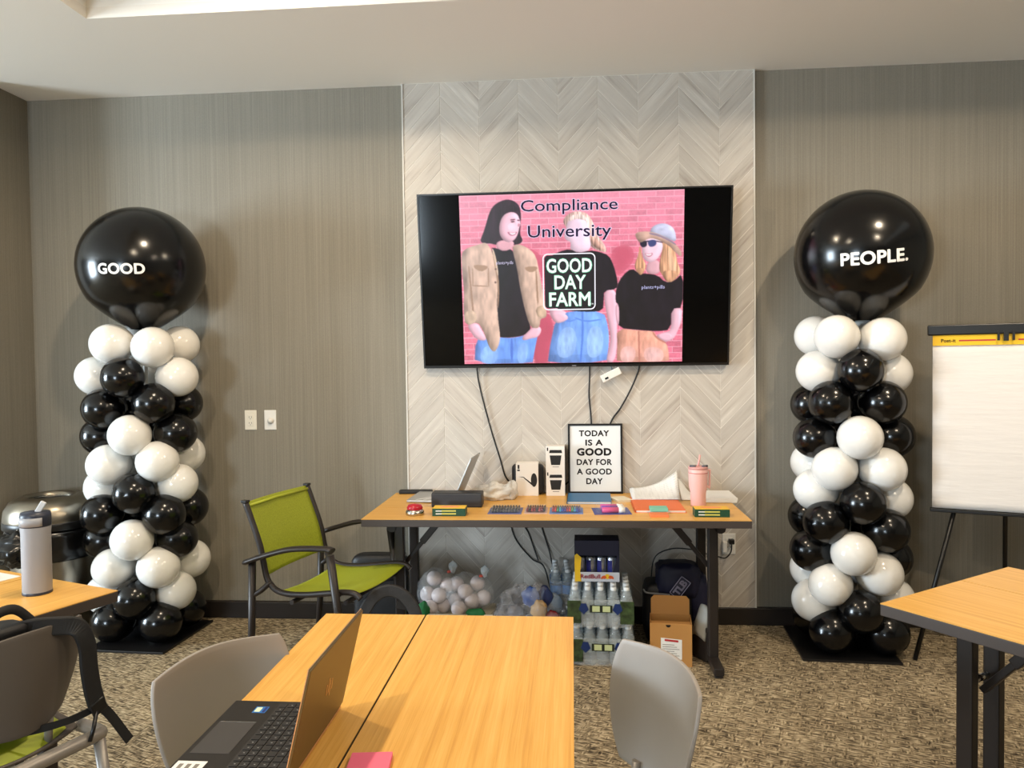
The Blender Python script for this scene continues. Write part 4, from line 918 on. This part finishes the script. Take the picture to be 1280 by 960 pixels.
q.l(q.ramp(mm, [(.40, (228, 228, 226)), (.62, (190, 189, 188))]), q.b.inputs['Base Color']); q.b.inputs['Roughness'].default_value = .8
for k in range(2):
    obj('page', MB().grid(lambda u, w: (-.125 + .25 * u + .01 * w * k, -.06 + .225 * w - .01 * k * u, .0125 + .004 * k + .022 * w * w + (.075 + .02 * k) * (u * w) ** 2.2), 12, 12), q.m, pp, solid=.0015)
tn = thing('sticky_notes', 'mint green sticky note pad on the front edge of the orange folder', 'notes', (.413, 3.742, TZ + .0125)); obj('pad', MB().box(-.042, .042, -.038, .038, 0, .015), M('note_mint', (120, 190, 168), .75), tn, bevel=.001)
on = thing('sticky_notes', 'orange sticky note pad on the table just in front of the mint notes', 'notes', (.408, 3.664, TZ)); obj('pad', MB().box(-.045, .042, -.036, .036, 0, .011), M('note_orange', (226, 128, 76), .75), on, bevel=.001)
# tumbler
tb = thing('tumbler', 'pink insulated tumbler with a handle and straw near the right end of the wall table', 'tumbler', (.633, 3.925, TZ))
PK = M('tumbler_pink', (230, 182, 176), .4); 
obj('body', MB().lathe([(.001, 0), (.036, 0), (.038, .004), (.039, .07), (.046, .10), (.0485, .17), (.0485, .186), (.047, .188)], 36), PK, tb)
obj('band', MB().lathe([(.0487, .168), (.0495, .169), (.0495, .171), (.0487, .172)], 36), M('tumbler_rose', (196, 116, 110), .4), tb)
obj('lid', MB().lathe([(.047, .188), (.049, .189), (.049, .199), (.044, .203), (.001, .203)], 36), M('tumbler_lid', (206, 150, 146), .35), tb)
obj('rim_slots', MB().tube([(-.043, -.02, .206), (-.018, -.035, .206)], .006, 8).tube([(.016, -.036, .206), (.043, -.018, .206)], .006, 8), M('lid_grey', (88, 88, 96), .4), tb)
obj('straw', MB().tube([(.0, 0, .2), (.012, .01, .258)], .005, 10), M('straw_pink', (232, 170, 164), .4), tb)
obj('handle', MB().bar((.046, .015, .18), (.066, .02, .18), .016, .012).bar((.062, .02, .186), (.060, .02, .085), .016, .010, (1, 0, 0)).bar((.062, .02, .09), (.044, .015, .10), .016, .012), PK, tb, bevel=.004)
ps = thing('paper_stack', 'stack of white paper behind the pink tumbler at the right end', 'paper', (.765, 4.13, TZ), R(-4))
for i in range(3): obj('sheaf', MB().box(-.085, .085, -.13 + i * .004, .13, .002 + i * .007, .0085 + i * .007), PAPER, ps, rot=(0, 0, R(i * 1.5)))
bk2 = thing('booklet', 'white booklet propped up and curling to the left of the pink tumbler', 'paper', (.58, 4.13, TZ))
obj('page', MB().grid(lambda u, w: (-.03 + .02 * math.cos(u * 2.2) + .12 * u * (1 - w * .3), -.06 + .17 * w, .002 + .095 * (w ** 1.3) * (1 - u * .75)), 10, 12), PAPER, bk2, solid=.004, off=1)

# ------------------------------------------------------------------ things under the wall table
# clear bags of white balls on a carton
ct = thing('flat_carton', 'low cream carton under the wall table carrying the bags of balls', 'carton', (-.585, 3.97, 0))
obj('body', MB().box(-.165, .165, -.115, .14, 0, .168), M('carton_cream', (206, 196, 170), .7), ct, bevel=.002); obj('lip', MB().box(-.168, .168, -.119, -.113, .16, .19), MATS['carton_cream'], ct)
BALLW = M('ball_white', (208, 196, 196), .45)
bm_ = MB().ball((0, 0, 0), .0395, 20, 12).mesh('practice_ball', BALLW)
px = [(-.742, 3.985, .338, 'topmost ball on the left of the left-hand bag'), (-.77, 3.935, .268, 'ball at the left edge of the left-hand bag, under its topmost ball'), (-.705, 3.915, .268, 'ball in the middle of the left-hand bag, nearest the camera'), (-.748, 3.90, .2075, 'lowest ball at the left of the left-hand bag'), (-.690, 3.945, .2075, 'lowest ball at the right of the left-hand bag'), (-.672, 3.99, .30, 'upper ball at the right of the left-hand bag'),
 (-.70, 4.04, .215, 'ball hidden at the back of the left-hand bag'), (-.625, 4.0, .305, 'topmost ball at the left of the right-hand bag'), (-.573, 3.95, .28, 'brightest ball in the upper middle of the right-hand bag'), (-.512, 4.0, .31, 'topmost ball at the right of the right-hand bag'), (-.598, 3.89, .2075, 'lowest front ball of the right-hand bag'), (-.535, 3.94, .232, 'ball right of the lowest front one in the right-hand bag'), (-.476, 3.96, .245, 'rightmost ball of the right-hand bag'), (-.625, 3.97, .225, 'lower left ball of the right-hand bag, behind its front one'), (-.52, 4.03, .2075, 'low ball at the back right of the right-hand bag'), (-.575, 4.04, .24, 'ball at the back middle of the right-hand bag')]
for x, y, z, lab in px:
    o = obj('practice_ball', bm_, None, loc=(x, y, z)); tag(o, 'white ' + lab, 'ball', 'practice balls in the clear bags')
FILM = film('clear_bag', amount=.14)
for lab, c_, r_ in (('left-hand', (-.722, 3.955, .27), (.105, .105, .125)), ('right-hand', (-.555, 3.965, .265), (.135, .115, .105))):
    t = thing('ball_bag', 'clear plastic bag full of white balls, the %s one under the wall table' % lab, 'bag', (0, 0, 0))
    obj('film', crumple(c_, r_, 36, 22, .12, 12, 3, .169), FILM, t)
    obj('tie', MB().tube([(c_[0] + .06, c_[1] - .02, c_[2] + r_[2] * .93), (c_[0] + .085, c_[1] - .02, c_[2] + r_[2] * .97)], .007, 8), M('tie_red', (190, 70, 50), .5), t)
    obj('gathered_neck', crumple((c_[0] + .09, c_[1] - .02, c_[2] + r_[2] + .02), (.022, .018, .03), 16, 10, .3, 40, 4), film('bag_neck', (210, 220, 225), .5), t)
gc = thing('green_cloth', 'bit of bright green cloth at the front of the bags of balls', 'cloth', (0, 0, 0))
obj('fold', crumple((-.505, 3.86, .19), (.05, .02, .03), 24, 14, .3, 25, 6, .169), M('cloth_green', (16, 104, 52), .7), gc); obj('fold', crumple((-.775, 3.86, .205), (.03, .02, .045), 24, 14, .3, 25, 7, .169), MATS['cloth_green'], gc)
# clear bag of snacks
sb = thing('snack_bag', 'crumpled clear plastic bag of snacks beside the bags of balls', 'bag', (0, 0, 0))
obj('film', crumple((-.25, 3.94, .15), (.18, .13, .17), 64, 40, .34, 13, 8, .002), film('clear_snack_bag', (206, 204, 206), .22, .08), sb)
snack = [('blue snack packet at the top of the snack bag', (-.225, 3.90, .27), (36, 78, 150), 1), ('tan snack packet in the middle of the snack bag', (-.185, 3.88, .205), (190, 150, 92), 2), ('red snack packet at the right of the snack bag', (-.115, 3.90, .15), (140, 20, 30), 3), ('dark snack packet below the blue one in the snack bag', (-.215, 3.885, .15), (26, 28, 32), 4), ('navy snack packet at the top right of the snack bag', (-.155, 3.93, .26), (44, 54, 96), 5), ('grey snack packet at the left of the snack bag', (-.31, 3.93, .17), (86, 84, 88), 6), ('black snack packet at the left front of the snack bag', (-.27, 3.89, .12), (30, 30, 33), 7), ('pale blue snack packet at the far right of the snack bag', (-.105, 3.95, .22), (120, 134, 150), 8), ('dark grey snack packet at the back of the snack bag', (-.29, 3.98, .25), (60, 60, 64), 9)]
for lab, c_, cl, sd in snack:
    tag(obj('snack_packet', crumple(c_, (.045, .022, .055), 20, 14, .22, 18, sd, .002), M('packet_%d' % sd, cl, .3)), lab, 'packet')
# water packs
PET = film('clear_bottle', (214, 226, 232), .20, .06); CAPW = M('cap_white', (226, 230, 232), .4)
prof = [(.0005, 0), (.026, 0), (.0305, .005), (.0305, .05), (.0292, .055), (.0305, .06), (.0305, .115), (.027, .14), (.014, .168), (.0125, .178)]
bot = MB().lathe(prof, 16).mesh('bottle', PET)
capm = MB().lathe([(.0145, .172), (.015, .174), (.015, .188), (.0005, .189)], 14).mesh('cap', CAPW)
def water_pack(label, org, rz, nx_, ny_, lcol, printed=True):
    t = thing('water_pack', label, 'water bottles', org, R(rz))
    labm = MB().lathe([(.0309, .062), (.0309, .108)], 16).mesh('label', lcol)
    for j in range(ny_):
        for i in range(nx_):
            b_ = obj('bottle', bot, None, t, loc=((i + .5) * .0625, (j + .5) * .0625, .002)); obj('cap', capm, None, b_); obj('label', labm, None, b_)
    w, d = nx_ * .0625, ny_ * .0625
    f = obj('shrink_wrap', MB().grid(lambda u, v: ((w / 2 + (w / 2 + .004) * math.copysign(min(1, abs(math.cos(u * 2 * math.pi)) ** .35), math.cos(u * 2 * math.pi))), (d / 2 + (d / 2 + .004) * math.copysign(min(1, abs(math.sin(u * 2 * math.pi)) ** .35), math.sin(u * 2 * math.pi))), .001 + .135 * v), 64, 8), film('shrink_film', (220, 228, 232), .22, .08), t)
    if printed:
        GRN = M('wrap_green', (44, 58, 34), .35, var=.5, vs=40); NV = M('wrap_navy', (20, 44, 96), .35)
        y = -.0062
        for x0, x1 in ((-.004, .062), (w - .062, w + .004)):
            obj('wrap_print', MB().prism([(x0, .02), (x1, .02), (x1, .13), (x0, .13)], XZ(y), 0, -.0008), GRN, f)
        for xc in (.075, w - .075):
            obj('wrap_panel', MB().prism([(xc - .024, .088), (xc, .064), (xc + .024, .088), (xc + .012, .118), (xc - .012, .118)], XZ(y - .001), 0, -.0008), NV, f)
        for xc in (w / 2 - .022, w / 2 + .028):
            obj('wrap_label', MB().prism([(xc - .018, .078), (xc + .018, .078), (xc + .018, .106), (xc - .018, .106)], XZ(y - .0005), 0, -.0008), M('wrap_lime', (190, 200, 150), .4), f)
        obj('wrap_band', MB().prism([(w / 2 - .052, .074), (w / 2 + .056, .074), (w / 2 + .056, .11), (w / 2 - .052, .11)], XZ(y), 0, -.0004), M('wrap_black', (24, 34, 22), .4), f)
    return t
LABW = M('label_blue_green', (150, 166, 168), .4)
water_pack('shrink-wrapped pack of water bottles on the floor, lower one of the stack of two', (-.022, 3.70, 0), -2, 5, 5, LABW)
water_pack('shrink-wrapped pack of water bottles on top of the other pack, under the energy drink carton', (-.03, 3.69, .192), -2, 5, 5, LABW)
water_pack('blue-labelled water bottles behind the stacked packs, beside the snack bag', (-.125, 3.985, 0), 3, 3, 4, M('label_blue', (60, 120, 190), .4), False)
water_pack('blue-labelled water bottles standing on the rear pack, to the left of the energy drink carton', (-.125, 3.99, .192), 3, 2, 4, M('label_blue', (60, 120, 190), .4), False)
# energy drink carton
rb = thing('drink_carton', 'open dark blue carton of energy drink cans lettered RedBull on the water packs', 'carton', (.003, 3.80, .383), R(-1))
RN = M('carton_navy', (16, 18, 44), .45); RS = M('carton_silver', (196, 198, 206), .4); RY = M('carton_sun', (232, 186, 30), .45)
cw, chh, cdp = .222, .205, .13
obj('carton', MB().box(0, .004, 0, cdp, 0, chh).box(cw - .004, cw, 0, cdp, 0, chh).box(0, cw, cdp - .003, cdp, 0, chh).box(0, cw, 0, cdp, 0, .004).box(0, cw, 0, cdp, chh - .004, chh).box(0, cw, -.0, .003, chh - .075, chh - .004), RN, rb)
obj('front_lip', MB().box(0, cw, -.001, .002, 0, .047), RS, rb)
obj('side_print', MB().prism([(.0, .0), (.033, .0), (.028, .05), (.034, .12), (.012, .14), (0, .13)], XZ(-.0012), 0, -.001), RY, rb)
obj('corner_print', MB().prism([(cw - .035, .047), (cw, .047), (cw, .13), (cw - .012, .13), (cw - .02, .09)], XZ(-.0005), 0, .002), RN, rb)
tm = text_mb('RedBull', .098, .022, .02); tm.v = [(p[0] + .078, -.0024, p[1] + .026) for p in tm.v]; obj('lettering', tm, M('carton_red', (190, 30, 50), .45), rb, fixn=False)
em = MB(); em.prism([(.162 + .013 * math.cos(a * .3927), .026 + .013 * math.sin(a * .3927)) for a in range(16)], XZ(-.0014), 0, -.0008, 0)
for s in (-1, 1): em.prism([(.162 + s * q_[0], q_[1]) for q_ in ((.004, .022), (.012, .014), (.02, .016), (.03, .013), (.032, .02), (.026, .028), (.016, .032), (.008, .029))], XZ(-.0024), 0, -.0008, 1)
obj('bulls_emblem', em, [RY, M('emblem_orange', (206, 84, 30), .45)], rb)
for i in range(4):
    c_ = MB(); c_.lathe([(.001, 0), (.022, 0), (.0255, .006), (.0255, .105), (.02, .115), (.001, .115)], 18)
    k = obj('can', c_, M('can_silver', (176, 180, 190), .25, .8), rb, loc=(.028 + i * .053, .05, .004))
    obj('can_panel', MB().grid(lambda u, v: (.0258 * math.cos(R(-150 + 60 * u)), .0258 * math.sin(R(-150 + 60 * u)), .02 + .075 * v), 6, 1), M('can_blue', (28, 34, 110), .3), k)
# cardboard box with its flap up
KR = M('kraft_card', (176, 126, 66), .75)
kb_ = thing('cardboard_box', 'small open brown cardboard box with a white label under the wall table', 'box', (.365, 3.72, 0), R(-6))
bw_, bh_, bd_ = .20, .205, .155
obj('carton', MB().box(0, bw_, 0, .003, 0, bh_).box(0, bw_, bd_ - .003, bd_, 0, bh_).box(0, .003, .003, bd_ - .003, 0, bh_).box(bw_ - .003, bw_, .003, bd_ - .003, 0, bh_).box(.003, bw_ - .003, .003, bd_ - .003, 0, .003), KR, kb_, bevel=.0008)
obj('flap', MB().prism([(.005, .0), (bw_ - .005, .0), (bw_ - .005, .075), (bw_ - .02, .092), (.02, .092), (.005, .075)], lambda u, v, d: (u, bd_ - .002 + v * .25 + d, bh_ - .002 + v * .95), 0, .003), KR, kb_)
obj('inner_flap', MB().bar((.1, .003, bh_), (.1, .075, bh_ - .012), bw_ - .012, .003), KR, kb_)
lb_ = obj('label', MB().prism([(.052, .04), (.152, .034), (.152, .13), (.052, .136)], XZ(-.0002), 0, -.0012), PAPER, kb_, label='white printed label')
obj('label_header', MB().prism([(.07, .121), (.135, .117), (.135, .127), (.07, .131)], XZ(-.0015), 0, -.0006), RED, lb_)
obj('thumb_hole', MB().prism([(.088 + .012 * math.cos(R(180 + a * 18)), .2 + .012 * math.sin(R(180 + a * 18))) for a in range(11)], XZ(-.0003), 0, -.0008), BLACK, kb_)
pl_ = MB()
for i in range(6): pl_.box(.06, .14 - .012 * (i % 3), -.0021, -.0015, .05 + i * .0105, .0525 + i * .0105)
obj('label_print', pl_, M('print_grey', (120, 116, 110), .7), lb_)
# navy bag with a patch
nb = thing('navy_bag', 'black and navy duffel bag with a white lettered patch behind the cardboard box', 'bag', (.50, 4.08, 0), R(-3))
obj('body', rounded((-.005, .0, .16), (.27, .20, .32), .07, 4), M('bag_black', (9, 9, 13), .6), nb)
obj('flap', rounded((.045, -.02, .33), (.23, .18, .18), .1, 6), M('bag_navy', (15, 16, 46), .6), nb)
obj('side_pocket', rounded((.15, -.02, .24), (.09, .14, .26), .1, 9), MATS['bag_navy'], nb)
obj('piping', MB().tube(spline([(-.135, -.085, .285), (-.12, -.106, .275), (-.06, -.112, .272), (.0, -.112, .268)], 6), .005, 6), M('piping_grey', (120, 122, 126), .5), nb)
pm = Matrix.Translation((.05, -.125, .31)) @ Matrix.Scale(.86, 4) @ Matrix.Rotation(R(-54), 4, 'Y') @ Matrix.Rotation(R(-8), 4, 'X')
LAV = M('patch_white', (160, 156, 182), .6)
o1 = rrect(.125, .066, .006, 2); o2 = rrect(.119, .06, .004, 2); n = len(o1); pt_ = MB()
pt_.add([(p[0], 0, p[1]) for p in o1 + o2], [(i, (i + 1) % n, n + (i + 1) % n, n + i) for i in range(n)])
pch = obj('patch', MB().box(-.064, .064, .0005, .012, -.034, .034).xf(pm), MATS['bag_navy'], nb); obj('patch_outline', pt_.xf(pm), LAV, pch, fixn=False)
tm = text_mb('TLB', .10, .042, .05); tm.v = [(p[0], -.0004, p[1]) for p in tm.v]; obj('patch_lettering', tm.xf(pm), LAV, pch, fixn=False)
# grey handbag with chain
hg = thing('handbag', 'pale grey handbag with a silver chain beside the cardboard box', 'handbag', (.632, 3.80, 0), R(-62))
GB = M('grey_leather', (150, 148, 140), .5)
obj('pouch', rounded((0, .0, .09), (.16, .05, .18), .05, 11), M('dark_leather', (44, 42, 42), .5), hg)
obj('flap', MB().grid(lambda u, v: (-.055 + .11 * u * (1 - .3 * v) + .02 * v, -.03 + .045 * v - .01 * math.sin(u * 3.14), .13 + .145 * v - .02 * (u - .5) ** 2 * 4), 8, 8), GB, hg, solid=.01)
for i in range(9):
    a = i / 8; cpos = Vector((-.03 - .035 * math.sin(a * 3.1), -.05 - .012 * a, .16 - .12 * a)); lk = MB()
    ring = [cpos + Vector((.008 * math.cos(k * .785), (.006 * math.sin(k * .785) if i % 2 else 0), (0 if i % 2 else .006 * math.sin(k * .785)) + .009 * math.sin(k * .785))) for k in range(9)]
    lk.tube(ring, .0028, 6); obj('chain_link', lk, CHROME, hg)
# backpack and bag by the armchair
b1 = thing('backpack', 'charcoal backpack with an arched strap on the floor beside the sling armchair', 'backpack', (-.825, 3.42, 0), R(6))
BPG = M('charcoal_nylon', (38, 36, 35), .6, var=.15, vs=50, bump=.25, bs=300)
obj('pack_body', rounded((0, .01, .15), (.27, .15, .30), .06, 13), M('pack_black', (16, 16, 17), .6), b1)
obj('arched_strap', strip([(-.125, -.09, .10), (-.14, -.085, .30), (-.09, -.08, .425), (-.01, -.075, .465), (.07, -.08, .425), (.115, -.085, .32), (.12, -.09, .10)], .055, .02, (0, 1, 0)), BPG, b1, bevel=.006)
obj('side_strap', strip([(.02, -.06, .40), (.09, -.05, .37), (.13, -.05, .29), (.14, -.05, .2)], .035, .012, (0, 1, 0)), BPG, b1)
obj('white_tag', MB().bar((-.235, -.10, .335), (-.16, -.10, .265), .006, .028, (.7, 0, .7)), M('tag_white', (198, 200, 200), .5), b1)
obj('tag_cord', MB().tube(spline([(-.15, -.06, .25), (-.2, -.1, .3), (-.245, -.1, .345), (-.255, -.1, .30)], 5), .004, 6), M('cord_grey', (110, 112, 116), .5), b1)
b2_ = thing('black_satchel', 'black satchel standing behind the green armchair seat at the wall', 'bag', (-1.07, 4.15, 0))
obj('body', rounded((0, 0, .215), (.30, .12, .43), .03, 17), M('satchel_black', (18, 19, 22), .5), b2_); obj('flap', rounded((0, -.02, .36), (.31, .11, .15), .02, 18), MATS['satchel_black'], b2_)
